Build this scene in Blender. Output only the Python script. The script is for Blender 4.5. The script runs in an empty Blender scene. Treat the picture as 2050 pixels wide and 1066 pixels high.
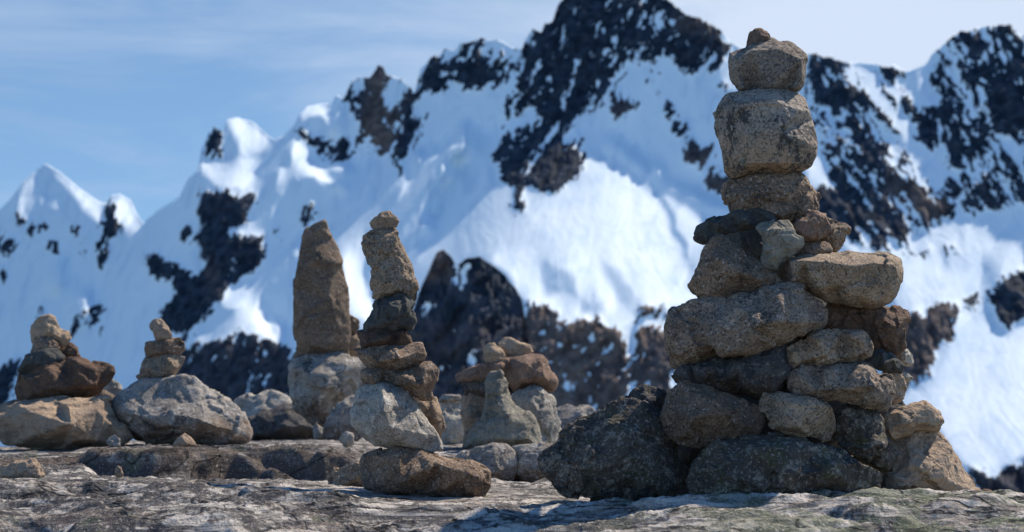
import bpy, bmesh, math, random
import numpy as np
from mathutils import Vector, geometry

SC = bpy.context.scene
COL = SC.collection
# ------------------------------------------------------------------ camera
F, CX, EY = 3251.0, 1025.0, 800.0          # focal length and eye level in photograph pixels (2050 wide)
cd = bpy.data.cameras.new('camera')
cam = bpy.data.objects.new('camera', cd); COL.objects.link(cam)
cam.location = (0, 0, 0); cam.rotation_euler = (math.radians(90), 0, 0)
cd.sensor_width = 36; cd.lens = 36 * F / 2050.0
cd.shift_y = (EY - 533.0) / 2050.0
cd.clip_start = 0.05; cd.clip_end = 30000
cd.dof.use_dof = True; cd.dof.focus_distance = 3.75; cd.dof.aperture_fstop = cd.lens / 10.0
SC.camera = cam
# ------------------------------------------------------------------ light
SUN_AZ, SUN_EL = math.radians(52), math.radians(50)     # azimuth clockwise from +Y
SUN_DIR = Vector((math.sin(SUN_AZ) * math.cos(SUN_EL), math.cos(SUN_AZ) * math.cos(SUN_EL), math.sin(SUN_EL)))
sl = bpy.data.lights.new('sun', 'SUN'); so = bpy.data.objects.new('sun', sl); COL.objects.link(so)
sl.energy = 4.3; sl.angle = math.radians(0.5); sl.color = (1.0, 0.88, 0.74)
so.rotation_euler = SUN_DIR.to_track_quat('Z', 'Y').to_euler(); so.location = (20, 20, 30)
W = bpy.data.worlds.new('World'); SC.world = W; W.use_nodes = True
nt = W.node_tree; bg = nt.nodes['Background']
sky = nt.nodes.new('ShaderNodeTexSky'); sky.sky_type = 'NISHITA'; sky.sun_disc = False
sky.sun_elevation = SUN_EL; sky.sun_rotation = SUN_AZ; sky.altitude = 4500
sky.air_density = 1.0; sky.dust_density = 0.3; sky.ozone_density = 2.0
bg.inputs['Strength'].default_value = 0.145
def wn(t, **kw):
    n = nt.nodes.new(t)
    for k, v in kw.items(): setattr(n, k, v)
    return n
tc = wn('ShaderNodeTexCoord'); mp = wn('ShaderNodeMapping'); mp.inputs['Scale'].default_value = (3, 3, 15)
mp.inputs['Rotation'].default_value = (0, math.radians(-9), 0)
nt.links.new(tc.outputs['Generated'], mp.inputs['Vector'])
cn = wn('ShaderNodeTexNoise'); cn.inputs['Scale'].default_value = 1.6; cn.inputs['Detail'].default_value = 8; cn.inputs['Roughness'].default_value = 0.62; cn.inputs['Distortion'].default_value = 0.5
nt.links.new(mp.outputs['Vector'], cn.inputs['Vector'])
sx = wn('ShaderNodeSeparateXYZ'); nt.links.new(tc.outputs['Generated'], sx.inputs['Vector'])
mr = wn('ShaderNodeMapRange', clamp=True)            # thin cloud thickens towards the sun side
mr.inputs['From Min'].default_value = -0.16; mr.inputs['From Max'].default_value = 0.16
mr.inputs['To Min'].default_value = -0.30; mr.inputs['To Max'].default_value = 0.42
nt.links.new(sx.outputs['X'], mr.inputs['Value'])
ad = wn('ShaderNodeMath', operation='ADD'); nt.links.new(mr.outputs['Result'], ad.inputs[0]); nt.links.new(cn.outputs['Fac'], ad.inputs[1])
cl = wn('ShaderNodeMapRange', clamp=True)
cl.inputs['From Min'].default_value = 0.12; cl.inputs['From Max'].default_value = 0.85; cl.inputs['To Max'].default_value = 0.95
nt.links.new(ad.outputs['Value'], cl.inputs['Value'])
zm = wn('ShaderNodeMapRange', clamp=True)            # the cloud is a low bank: clear overhead
zm.inputs['From Min'].default_value = 0.6; zm.inputs['From Max'].default_value = 0.25
nt.links.new(sx.outputs['Z'], zm.inputs['Value'])
ym = wn('ShaderNodeMapRange', clamp=True); ym.inputs['From Min'].default_value = 0.0; ym.inputs['From Max'].default_value = 0.6
nt.links.new(sx.outputs['Y'], ym.inputs['Value'])
zy = wn('ShaderNodeMath', operation='MULTIPLY'); nt.links.new(zm.outputs['Result'], zy.inputs[0]); nt.links.new(ym.outputs['Result'], zy.inputs[1])
mu = wn('ShaderNodeMath', operation='MULTIPLY'); vm = wn('ShaderNodeMapRange'); vm.inputs['To Min'].default_value = 0.7; vm.inputs['To Max'].default_value = 0.97; nt.links.new(cl.outputs['Result'], vm.inputs['Value']); nt.links.new(vm.outputs['Result'], mu.inputs[0]); nt.links.new(zy.outputs['Value'], mu.inputs[1])
mx = wn('ShaderNodeMixRGB'); nt.links.new(mu.outputs['Value'], mx.inputs['Fac']); hs = wn('ShaderNodeHueSaturation'); hs.inputs['Saturation'].default_value = 1.18; nt.links.new(sky.outputs['Color'], hs.inputs['Color']); nt.links.new(hs.outputs['Color'], mx.inputs['Color1'])
vc = wn('ShaderNodeMixRGB'); nt.links.new(cl.outputs['Result'], vc.inputs['Fac'])
vc.inputs['Color1'].default_value = (1.0, 1.64, 2.45, 1); vc.inputs['Color2'].default_value = (3.2, 3.65, 4.4, 1)
nt.links.new(vc.outputs['Color'], mx.inputs['Color2'])
nt.links.new(mx.outputs['Color'], bg.inputs['Color'])
SC.view_settings.view_transform = 'Standard'; SC.view_settings.look = 'None'
SC.view_settings.exposure = 0.6; SC.view_settings.gamma = 1.0
SC.render.engine = 'CYCLES'
SC.cycles.use_denoising = True
SC.cycles.max_bounces = 6

# ------------------------------------------------------------------ helpers
def at(px, py, Y):
    return ((px - CX) / F * Y, Y, (EY - py) / F * Y)
_r = np.random.RandomState(7)
_perm = np.concatenate([_r.permutation(256)] * 3)
_grad = _r.normal(size=(256, 3)); _grad /= np.linalg.norm(_grad, axis=1)[:, None]
def perlin(x, y, z):
    x, y, z = np.broadcast_arrays(np.asarray(x, float), np.asarray(y, float), np.asarray(z, float))
    xi, yi, zi = np.floor(x).astype(int), np.floor(y).astype(int), np.floor(z).astype(int)
    xf, yf, zf = x - xi, y - yi, z - zi
    xi &= 255; yi &= 255; zi &= 255
    u, v, w = (t * t * t * (t * (t * 6 - 15) + 10) for t in (xf, yf, zf))
    def g(dx, dy, dz):
        h = _perm[_perm[_perm[xi + dx] + yi + dy] + zi + dz]
        G = _grad[h]
        return G[..., 0] * (xf - dx) + G[..., 1] * (yf - dy) + G[..., 2] * (zf - dz)
    l = lambda a, b, t: a + t * (b - a)
    return l(l(l(g(0,0,0), g(1,0,0), u), l(g(0,1,0), g(1,1,0), u), v),
             l(l(g(0,0,1), g(1,0,1), u), l(g(0,1,1), g(1,1,1), u), v), w) * 1.5
def fbm(x, y, z, o=4, gain=0.5):
    s, a, k = 0, 1.0, 1.0
    for i in range(o):
        s = s + a * perlin(x * k + 17.3 * i, y * k + 5.1 * i, z * k + 9.7 * i); a *= gain; k *= 2.03
    return s
def ridged(x, y, z, o=4, gain=0.5):
    s, a, k = 0, 1.0, 1.0
    for i in range(o):
        s = s + a * (1 - 2 * np.abs(perlin(x * k + 31.7 * i, y * k + 3.3 * i, z * k + 7.9 * i))); a *= gain; k *= 2.03
    return s
def smooth01(x, a, b):
    t = np.clip((x - a) / (b - a), 0, 1); return t * t * (3 - 2 * t)
def inpoly(px, py, poly):
    r = np.zeros(np.shape(px), bool); n = len(poly); j = n - 1
    for i in range(n):
        xi, yi = poly[i]; xj, yj = poly[j]
        if yi != yj:
            c = ((yi > py) != (yj > py)) & (px < (xj - xi) * (py - yi) / (yj - yi) + xi)
            r ^= c
        j = i
    return r
def blur(a, n, axis_n=None):
    if n < 1: return a
    for ax in (0, 1):
        k = n
        for _ in range(2):
            p = [(0, 0), (0, 0)]; p[ax] = (k + 1, k)
            c = np.cumsum(np.pad(a, p, mode='edge'), axis=ax)
            hi = np.take(c, np.arange(2 * k + 1, c.shape[ax]), axis=ax); lo = np.take(c, np.arange(0, c.shape[ax] - 2 * k - 1), axis=ax)
            a = (hi - lo) / (2 * k + 1)
    return a
def mesh_np(name, v, f, smooth=True):
    me = bpy.data.meshes.new(name)
    v = np.ascontiguousarray(v, np.float32); f = np.ascontiguousarray(f, np.int32); k = f.shape[1]
    me.vertices.add(len(v)); me.vertices.foreach_set('co', v.ravel())
    me.loops.add(f.size); me.loops.foreach_set('vertex_index', f.ravel())
    me.polygons.add(len(f)); me.polygons.foreach_set('loop_start', np.arange(0, f.size, k, dtype=np.int32))
    me.update(calc_edges=True); me.validate()
    if smooth: me.polygons.foreach_set('use_smooth', np.ones(len(f), bool))
    return me
def grid_faces(nr, nc):
    i = np.arange(nr * nc).reshape(nr, nc)
    return np.stack([i[:-1, :-1].ravel(), i[:-1, 1:].ravel(), i[1:, 1:].ravel(), i[1:, :-1].ravel()], 1)
def link(name, me, kind=None, label=None, cat=None, group=None):
    o = bpy.data.objects.new(name, me); COL.objects.link(o)
    if kind: o['kind'] = kind
    if label: o['label'] = label
    if cat: o['category'] = cat
    if group: o['group'] = group
    return o
class NB:
    """small node-building helper"""
    def __init__(s, name):
        s.m = bpy.data.materials.new(name); s.m.use_nodes = True; s.t = s.m.node_tree
        s.b = s.t.nodes['Principled BSDF']
    def n(s, t, **kw):
        n = s.t.nodes.new(t)
        for k, v in kw.items(): setattr(n, k, v)
        return n
    def put(s, sock, v):
        if hasattr(v, 'links') or hasattr(v, 'is_linked'): s.t.links.new(v, sock)
        elif isinstance(v, tuple) and len(v) == 3 and sock.type == 'RGBA': sock.default_value = (*v, 1)
        else: sock.default_value = v
    def noise(s, vec, scale, detail=4, rough=0.55, dist=0.0):
        n = s.n('ShaderNodeTexNoise'); s.put(n.inputs['Vector'], vec); n.inputs['Scale'].default_value = scale
        n.inputs['Detail'].default_value = detail; n.inputs['Roughness'].default_value = rough; n.inputs['Distortion'].default_value = dist
        return n.outputs['Fac']
    def step(s, v, a, b, lo=0.0, hi=1.0):
        n = s.n('ShaderNodeMapRange', clamp=True, interpolation_type='SMOOTHSTEP'); s.put(n.inputs['Value'], v)
        n.inputs['From Min'].default_value = a; n.inputs['From Max'].default_value = b
        n.inputs['To Min'].default_value = lo; n.inputs['To Max'].default_value = hi
        return n.outputs['Result']
    def mix(s, f, a, b, mode='MIX'):
        n = s.n('ShaderNodeMixRGB', blend_type=mode); s.put(n.inputs['Fac'], f); s.put(n.inputs['Color1'], a); s.put(n.inputs['Color2'], b)
        return n.outputs['Color']
    def math(s, op, a, b=0.0):
        n = s.n('ShaderNodeMath', operation=op); s.put(n.inputs[0], a); s.put(n.inputs[1], b); return n.outputs['Value']
    def mapping(s, vec, scale=(1, 1, 1), rot=(0, 0, 0)):
        n = s.n('ShaderNodeMapping'); s.put(n.inputs['Vector'], vec); n.inputs['Scale'].default_value = scale; n.inputs['Rotation'].default_value = rot
        return n.outputs['Vector']
    def bump(s, h, dist, strength=1.0, prev=None):
        n = s.n('ShaderNodeBump'); s.put(n.inputs['Height'], h); n.inputs['Distance'].default_value = dist; n.inputs['Strength'].default_value = strength
        if prev is not None: s.put(n.inputs['Normal'], prev)
        return n.outputs['Normal']
# ------------------------------------------------------------------ rock ledge and valley
def gneiss():
    b = NB('ledge_rock')
    co = b.n('ShaderNodeTexCoord').outputs['Object']
    st = b.mapping(co, (3.0, 7, 26), (0, math.radians(-5), 0))
    band = b.noise(st, 1.0, 7, 0.62, 1.2); blot = b.noise(co, 5.0, 6, 0.6); fine = b.noise(co, 75, 4, 0.7); gr = b.noise(co, 190, 2, 0.6)
    c = b.mix(b.step(band, 0.40, 0.57), (0.12, 0.113, 0.108), (0.58, 0.54, 0.48))
    c = b.mix(b.step(blot, 0.52, 0.66, 0, 0.75), c, (0.27, 0.225, 0.18))
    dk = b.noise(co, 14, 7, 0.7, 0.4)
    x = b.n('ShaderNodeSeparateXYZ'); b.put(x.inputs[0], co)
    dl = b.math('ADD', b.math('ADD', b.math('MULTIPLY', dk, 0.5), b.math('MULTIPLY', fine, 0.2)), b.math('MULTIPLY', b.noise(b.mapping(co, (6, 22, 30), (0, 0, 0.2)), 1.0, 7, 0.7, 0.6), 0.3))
    dl = b.math('ADD', dl, b.math('MULTIPLY', b.step(x.outputs['X'], -0.15, -0.9), 0.055))       # dark patches grow denser towards the left
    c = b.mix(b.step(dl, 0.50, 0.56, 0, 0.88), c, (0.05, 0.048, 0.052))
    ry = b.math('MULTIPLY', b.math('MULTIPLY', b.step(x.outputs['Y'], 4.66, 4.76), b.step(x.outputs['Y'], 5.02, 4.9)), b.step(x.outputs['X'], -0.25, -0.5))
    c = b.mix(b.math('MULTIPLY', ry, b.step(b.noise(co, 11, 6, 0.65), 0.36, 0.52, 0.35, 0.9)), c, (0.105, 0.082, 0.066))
    gm = b.math('MULTIPLY', b.step(x.outputs['X'], -0.1, 0.75), b.step(b.noise(co, 7, 6, 0.65), 0.45, 0.54))
    gm = b.math('ADD', gm, b.math('MULTIPLY', b.step(b.noise(co, 9, 6, 0.65), 0.60, 0.66), 0.6))
    c = b.mix(b.math('MULTIPLY', gm, 0.75), c, (0.13, 0.155, 0.095))
    c = b.mix(b.step(gr, 0.52, 0.72, 0, 0.55), c, (0.09, 0.08, 0.075)); c = b.mix(b.step(gr, 0.30, 0.42, 0.5, 0), c, (0.62, 0.58, 0.52))
    ck = b.math('ABSOLUTE', b.math('SUBTRACT', b.noise(b.mapping(co, (1.6, 3.4, 3.4), (0, 0, 0.35)), 1.0, 4, 0.55, 1.2), 0.5))
    c = b.mix(b.step(ck, 0.0, 0.008, 0.85, 0), c, (0.03, 0.028, 0.027))
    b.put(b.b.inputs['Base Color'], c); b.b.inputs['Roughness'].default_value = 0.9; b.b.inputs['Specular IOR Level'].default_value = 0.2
    n = b.bump(b.step(ck, 0.0, 0.014), 0.02, 0.9); n = b.bump(band, 0.03, 0.7, n); n = b.bump(dk, 0.018, 0.8, n); n = b.bump(fine, 0.006, 0.9, n); n = b.bump(gr, 0.0015, 0.7, n)
    b.put(b.b.inputs['Normal'], n)
    return b.m
def scree():
    b = NB('valley_scree')
    co = b.n('ShaderNodeTexCoord').outputs['Object']
    c = b.mix(b.step(b.noise(co, 0.08, 8, 0.65), 0.4, 0.6), (0.10, 0.085, 0.075), (0.05, 0.05, 0.055))
    c = b.mix(b.step(b.noise(co, 0.02, 6, 0.6), 0.52, 0.56), c, (0.75, 0.80, 0.86))
    b.put(b.b.inputs['Base Color'], c); b.b.inputs['Roughness'].default_value = 0.9
    return b.m
# profile knots: column px -> [(distance, image row of the surface there)]
PROF = {
 -500: [(2.4,1190),(3.0,1120),(3.20,1075),(3.24,1045),(3.62,1020),(3.66,975),(3.95,962),(4.3,958),(4.8,930),(5.4,900),(6.2,893),(6.8,892),(7.2,935),(8,1010)],
 0:    [(2.4,1190),(3.0,1120),(3.20,1075),(3.24,1045),(3.62,1020),(3.66,975),(3.95,960),(4.3,957),(4.8,928),(5.4,899),(6.2,894),(6.6,893),(7.0,935),(8,1010)],
 150:  [(2.4,1190),(3.0,1120),(3.20,1078),(3.24,1040),(3.60,1012),(3.64,975),(3.95,958),(4.3,957),(4.8,930),(5.4,898),(6.2,892),(6.8,890),(7.6,940),(8.4,1010)],
 190:  [(2.4,1190),(3.0,1120),(3.20,1078),(3.24,1040),(3.58,1010),(3.62,975),(3.95,961),(4.45,958),(4.80,962),(4.835,899),(5.5,889),(6.2,886),(7.8,882),(8.6,1010)],
 420:  [(2.4,1190),(3.0,1125),(3.22,1082),(3.26,1045),(3.54,1010),(3.57,985),(3.95,970),(4.45,972),(4.78,970),(4.815,897),(5.5,888),(6.2,884),(7.9,877),(8.8,1010)],
 640:  [(2.4,1190),(3.0,1125),(3.22,1085),(3.25,1060),(3.45,1030),(3.48,1012),(3.95,980),(4.45,974),(4.86,968),(4.90,893),(5.6,884),(6.2,881),(7.9,876),(8.8,1010)],
 760:  [(2.4,1140),(3.2,1078),(3.85,1000),(4.15,984),(4.90,950),(5.0,912),(5.6,890),(6.2,883),(7.9,874),(8.8,1010)],
 900:  [(2.4,1140),(3.2,1078),(3.80,1006),(4.15,990),(5.0,948),(5.05,908),(5.6,893),(6.2,884),(7.9,872),(8.8,1010)],
 1060: [(2.4,1140),(3.2,1076),(3.72,1012),(4.15,988),(5.0,966),(5.04,905),(5.4,893),(6.2,884),(7.9,874),(8.8,1010)],
 1200: [(2.4,1140),(3.2,1070),(3.60,1020),(3.85,1008),(4.6,975),(5.10,920),(5.4,900),(6.2,890),(7.5,885),(8.4,1010)],
 1400: [(2.4,1140),(3.2,1040),(3.50,1002),(3.85,1000),(4.4,985),(5.10,960),(6.0,960),(7.2,1010),(8,1060),(9,1100)],
 1700: [(2.4,1190),(3.0,1110),(3.05,1070),(3.30,1045),(3.33,1018),(3.50,1000),(3.85,1000),(4.3,985),(4.8,980),(5.4,1010),(6.4,1100),(8,1200),(9,1300)],
 1960: [(2.4,1190),(3.0,1115),(3.05,1075),(3.30,1048),(3.33,1020),(3.50,1004),(3.85,996),(4.1,987),(4.4,990),(4.9,1060),(6,1200),(8,1350),(9,1400)],
 2060: [(2.4,1140),(3.2,1050),(3.50,1012),(3.85,1004),(4.1,1002),(4.4,1010),(4.9,1080),(6,1200),(8,1350),(9,1400)],
 2600: [(2.4,1140),(3.2,1060),(3.50,1030),(3.85,1030),(4.1,1040),(4.4,1060),(4.9,1120),(6,1250),(8,1380),(9,1450)],
}
def ledge():
    s = np.concatenate([np.linspace(-3200, -160, 40), np.arange(-150, 2200, 3.6), np.linspace(2215, 5600, 40)])
    Yd = np.concatenate([np.linspace(2.7, 4.0, 260), np.linspace(4.0, 4.75, 90)[1:], np.linspace(4.75, 5.3, 130)[1:], np.linspace(5.3, 9.0, 110)[1:]])
    near = np.concatenate([-np.geomspace(400, 1, 16), np.linspace(-0.4, 2.65, 22)])
    far = np.geomspace(9.3, 1500, 34)
    Y = np.concatenate([near, Yd, far])
    S, YY = np.meshgrid(s, Y)
    Wd = np.where(YY > 1.5, YY, 1.5 + 0.8 * (1.5 - YY))
    X = (S - CX) / F * Wd
    ks = sorted(PROF)
    # wander of the step edges
    Yw = YY + 0.16 * fbm(X * 2.2, YY * 0.9, 3.3, 4) * (YY > 4.2) + 0.10 * fbm(X * 3.1, YY * 1.5, 7.7, 4) * (YY <= 4.2)
    Yq = np.clip(Yw, 2.4, 9)
    zk = []
    for k in ks:
        ys, ps = np.array(PROF[k]).T
        yf = np.linspace(2.4, 9, 1320); pf = np.interp(yf, ys, ps)
        zf = (EY - pf) / F * yf
        zf = np.convolve(np.pad(zf, 2, mode='edge'), np.ones(5) / 5, 'valid')
        zk.append(np.interp(Yq, yf, zf))
    zk = np.array(zk)
    Sw = S + 26 * fbm(X * 3, YY * 3, 11.1, 3)
    idx = np.clip(np.searchsorted(ks, Sw) - 1, 0, len(ks) - 2)
    ka = np.array(ks, float); tt = np.clip((Sw - ka[idx]) / (ka[idx + 1] - ka[idx]), 0, 1); tt = tt * tt * (3 - 2 * tt)
    z0 = np.take_along_axis(zk, idx[None], 0)[0]; z1 = np.take_along_axis(zk, idx[None] + 1, 0)[0]
    Z = z0 + (z1 - z0) * tt
    # weathered relief: layered grain along x, pits, and blocky chips
    grain = ridged(X * 1.7 + YY * 0.9, YY * 13 - X * 3.2, 2.0, 5, 0.54)
    pits = fbm(X * 9, YY * 30 - X * 5, 4.0, 4, 0.65)
    big = fbm(X * 2.0, YY * 2.4, 9.0, 3)
    front = smooth01(YY, 3.95, 3.5) ; mid = (YY > 2) & (YY < 9.2)
    quiet = 0.35 + 0.65 * np.maximum(front, (YY > 4.4) & (YY < 5.1))
    Z = Z + mid * (0.018 * (grain - 1.15) * quiet + 0.006 * pits * quiet + 0.018 * big * (0.2 + 0.8 * front))
    Z = Z - 0.006 * smooth01(YY, 4.6, 4.9) * (YY < 9.2)
    # terraces that follow the foliation on the near slab
    h = (YY * 1.0 + 0.22 * X + 0.12 * fbm(X * 1.5, YY * 2, 15.0, 4)) * 6.0
    ter = h - np.floor(h); Z = Z + mid * front * 0.034 * (smooth01(ter, 0.0, 0.75) - ter) 
    far_z = np.interp(Y, [9, 12, 20, 60, 300, 900, 1500], [0, -3, -9, -32, -120, -170, -185])
    Z = Z + np.where(YY > 9, far_z[:, None] + 0.35 * np.minimum(YY - 9, 60) * 0.1 * fbm(X / 9, YY / 9, 1.0, 4), 0)
    Z = Z + np.where(YY < 2.4, 0.25 * (2.4 - YY) * 0.15 * fbm(X / 3, YY / 3, 6.0, 3), 0)
    me = mesh_np('ground', np.stack([X, YY, Z], -1).reshape(-1, 3), grid_faces(*S.shape))
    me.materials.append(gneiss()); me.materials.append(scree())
    nf = (len(Y) - 1) * (len(s) - 1)
    mi = (np.repeat(Y[:-1], len(s) - 1) > 12).astype(np.int32); me.polygons.foreach_set('material_index', mi)
    return link('ground', me, 'structure')
ledge()
# ------------------------------------------------------------------ mountains
def mountain_material():
    b = NB('snow_and_rock')
    a = b.n('ShaderNodeAttribute', attribute_name='rock'); br = b.n('ShaderNodeAttribute', attribute_name='brown')
    co = b.n('ShaderNodeTexCoord').outputs['Object']
    n1 = b.noise(co, 0.06, 5, 0.6); n2 = b.noise(co, 0.012, 4)
    rk = b.mix(b.step(n1, 0.35, 0.7), (0.010, 0.019, 0.032), (0.045, 0.060, 0.085))  # blue airlight of the distance is put into the dark rock colour
    bk = b.mix(b.step(n1, 0.3, 0.7), (0.080, 0.062, 0.055), (0.22, 0.165, 0.135))
    rock = b.mix(b.math('MULTIPLY', br.outputs['Fac'], b.step(n2, 0.3, 0.6, 0.55, 1.0)), rk, bk)
    snow = b.mix(b.step(n2, 0.3, 0.7), (0.74, 0.855, 0.92), (0.80, 0.895, 0.94))
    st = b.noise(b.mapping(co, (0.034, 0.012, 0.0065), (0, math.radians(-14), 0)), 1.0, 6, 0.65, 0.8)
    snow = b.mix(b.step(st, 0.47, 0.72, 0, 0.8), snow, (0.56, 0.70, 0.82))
    f = b.step(b.math('ADD', a.outputs['Fac'], b.math('MULTIPLY', b.math('SUBTRACT', b.noise(co, 0.15, 4, 0.65), 0.5), 0.5)), 0.40, 0.60)
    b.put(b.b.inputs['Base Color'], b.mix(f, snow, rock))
    b.b.inputs['Roughness'].default_value = 0.85; b.b.inputs['Specular IOR Level'].default_value = 0.12
    n = b.bump(st, 6.0, 0.35); n = b.bump(b.math('MULTIPLY', n1, f), 5.0, 0.7, n); b.put(b.b.inputs['Normal'], n)
    return b.m
MOUNT = mountain_material()

def integrate(p, q, du, dv):
    """least-squares log-depth from wanted slopes (p = dY/dX, q = dY/dZ)"""
    gu, gv = p / F, -q / F
    H, Wd = p.shape
    gx = (gu[:, 1:] + gu[:, :-1]) / 2 * du; gy = (gv[1:] + gv[:-1]) / 2 * dv
    div = np.zeros((H, Wd))
    div[:, :-1] += gx; div[:, 1:] -= gx; div[:-1] += gy; div[1:] -= gy
    m = np.concatenate([div, div[::-1]], 0); m = np.concatenate([m, m[:, ::-1]], 1)
    fm = np.fft.rfft2(m)
    ky = 2 - 2 * np.cos(2 * np.pi * np.arange(2 * H) / (2 * H)); kx = 2 - 2 * np.cos(2 * np.pi * np.arange(Wd + 1) / (2 * Wd))
    den = ky[:, None] + kx[None]; den[0, 0] = 1
    fm = -fm / den; fm[0, 0] = 0
    return np.fft.irfft2(fm, s=(2 * H, 2 * Wd))[:H, :Wd]

def relief(name, ridge, u0, u1, bottom, D0, base, lit, shade, rock, brown, du=2.5, rows=330, jag=4.5, bulge=None, seed=0.0, flutes=0.15, rough=1.0, tilt=0.0):
    """a mountain flank at its own distance D0 (m): slopes are set where the flank faces the sun or turns from it"""
    us = np.arange(u0, u1 + du, du); dv = 3.0
    rx, ry = np.array(ridge, float).T
    ymin = ry.min() - 15
    vs = np.arange(ymin, bottom + 60, dv)
    U, V = np.meshgrid(us, vs)
    wu = U + 8 * fbm(U / 36, V / 36, 3.1 + seed, 4, 0.6); wv = V + 8 * fbm(U / 36, V / 36, 8.7 + seed, 4, 0.6)
    def raster(polys, bl):
        a = np.zeros(U.shape)
        for poly, val in polys:
            xs, ys = np.array(poly).T
            c0, c1 = np.searchsorted(us, [xs.min() - 20, xs.max() + 20]); r0, r1 = np.searchsorted(vs, [ys.min() - 20, ys.max() + 20])
            if c1 <= c0 or r1 <= r0: continue
            sl_ = (slice(r0, r1), slice(c0, c1))
            a[sl_] = np.where(inpoly(wu[sl_], wv[sl_], poly), np.maximum(a[sl_], val) if val > 0 else 0.0, a[sl_])
        return blur(a, bl)
    L = raster(lit, 2); L = np.clip(L - raster(shade, 2), 0, 2)
    R = raster(rock, 3); B = raster(brown, 4)
    ti = np.clip(((np.interp(us, rx, ry) + 14 - ymin) / dv).astype(int), 0, len(vs) - 1)     # what the crest is made of runs over the crest
    above = np.arange(len(vs))[:, None] < ti[None]
    R = np.where(above, np.maximum(R, R[ti, np.arange(len(us))][None]), R)
    # rock breaking through the snow: clumpy noise against the wanted cover
    wq = 10 * fbm(U / 30, V / 30, seed + 12.5, 4)
    sd = 1 - 2 * smooth01(U, 1480, 1640)             # ribs run down to the left on the main wall, to the right beyond it
    rc, rl = 0.87 * U + 0.5 * V * sd + wq, -0.5 * U * sd + 0.87 * V
    n = 0.85 * fbm((U + wq) / 34, (V + wq) / 28, seed + 1.5, 5, 0.72) + 1.25 * ridged(rl / 85, rc / 16, seed + 4.4, 4, 0.65) + 0.35 * perlin((U + V + wq) / 7, (V - 0.5 * U) / 9, seed + 14.4)
    n = (n - n.mean()) / n.std()
    Rc = np.clip(R * 0.97, 0.004, 0.992)
    RK = smooth01(1.8 * np.log(Rc / (1 - Rc)) / 1.702 + n, -0.22, 0.22) * (R > 0.02)
    (ps, qs), (pl, ql) = base
    fl = perlin((U + 0.35 * V) / 16, V / 130, seed + 2.2) + 0.5 * perlin((U + 0.3 * V) / 7, V / 70, seed + 6.1)
    p = ps + (pl - ps) * L; q = qs + (ql - qs) * L
    T = np.minimum(-0.04 + 0.56 * L, 0.80)
    T = np.where(RK > 0.5, np.minimum(T, 0.05), T)
    sx_, sy_, sz_ = SUN_DIR
    for it in range(64):                     # bend the slopes until the flanks turn to or from the sun as they should
        w = integrate(p, q, du, dv)
        wu_ = np.gradient(w, du, axis=1) * F; wv_ = -np.gradient(w, dv, axis=0) * F
        err = T - (sx_ * wu_ - sy_ + sz_ * wv_) / np.sqrt(1 + wu_ ** 2 + wv_ ** 2)
        err = blur(err, 1)
        p = np.clip(p + 2.2 * err * sx_, -2.4, 2.2); q = np.clip(q + 2.2 * err * sz_, 0.08, 3.2)
    amp = flutes * (1 - RK) * (0.20 + 1.7 * np.minimum(L, 1))
    w = w + integrate(amp * fl, 0.5 * amp * fbm(U / 60, V / 45, seed + 3.3, 3), du, dv)
    w = w - w.mean()
    for it in range(12):                      # bring sunlit snow forward where a higher flank would cast its shadow over it
        D_ = D0 * np.exp(w); X_ = (U - CX) / F * D_; Z_ = (EY - V) / F * D_
        oc = np.zeros(U.shape)
        for tt in np.geomspace(8, 700, 34):
            yy = D_ + sy_ * tt
            iu = np.rint(((X_ + sx_ * tt) / yy * F + CX - us[0]) / du).astype(int); iv = np.rint((EY - (Z_ + sz_ * tt) / yy * F - vs[0]) / dv).astype(int)
            ok = (iu >= 0) & (iu < len(us)) & (iv >= 0) & (iv < len(vs))
            ds = D_[np.clip(iv, 0, len(vs) - 1), np.clip(iu, 0, len(us) - 1)]
            ok &= vs[np.clip(iv, 0, len(vs) - 1)] > np.interp(us[np.clip(iu, 0, len(us) - 1)], rx, ry)
            oc = np.maximum(oc, np.where(ok, yy - ds - 0.5, 0))
        w = w - 0.8 * blur(np.minimum(oc, 40) * L, 3) / D_
    if bulge is not None: w = w + bulge(U, V)
    w = w + tilt * (U - us.mean()) / F
    rr = ridged(rl / 90, rc / 26, seed + 5.5, 4) ; r2 = fbm(U / 11, V / 12, seed + 7.7, 3)
    w = w - (blur(RK, 2) * rough * (9.0 * rr + 4.5 * r2) + 0.35 * (1 - RK) * r2) / F
    # rows from the ridge line down
    top = np.interp(us, rx, ry)
    jn = fbm(us / 18, 0.3, seed + 9.1, 4, 0.6)
    rt = np.array([RK[np.clip(int((t + 6 - ymin) / dv), 0, len(vs) - 1), i] for i, t in enumerate(top)])
    top = top + jag * jn * (0.35 + rt)
    t = np.linspace(0, 1, rows) ** 1.0
    VV = top[None] + (bottom - top[None]) * t[:, None]
    fi = np.clip((VV - ymin) / dv, 0, len(vs) - 1.001); i0 = fi.astype(int); fr = fi - i0
    cidx = np.arange(len(us))[None].repeat(rows, 0)
    smp = lambda a: a[i0, cidx] * (1 - fr) + a[i0 + 1, cidx] * fr
    ww, rk, bb = smp(w), smp(RK), smp(B)
    D = D0 * np.exp(ww - ww.mean())
    UU = us[None].repeat(rows, 0)
    P = np.stack([(UU - CX) / F * D, D, (EY - VV) / F * D], -1)
    # the far side falls away behind the ridge, the foot runs on below
    backs = []
    for k, (dy, dz) in enumerate([(900, -700), (420, -270), (160, -80), (50, -18)]):
        b = P[0].copy(); b[:, 1] += dy; b[:, 2] += dz + 12 * jn; backs.append(b)
    foot = P[-1].copy(); foot[:, 1] -= 120; foot[:, 2] = np.minimum(foot[:, 2] - 120, -170)
    P = np.concatenate([np.array(backs), P, foot[None]], 0)
    padk = lambda a: np.concatenate([a[:1].repeat(4, 0), a, a[-1:]], 0)
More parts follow.
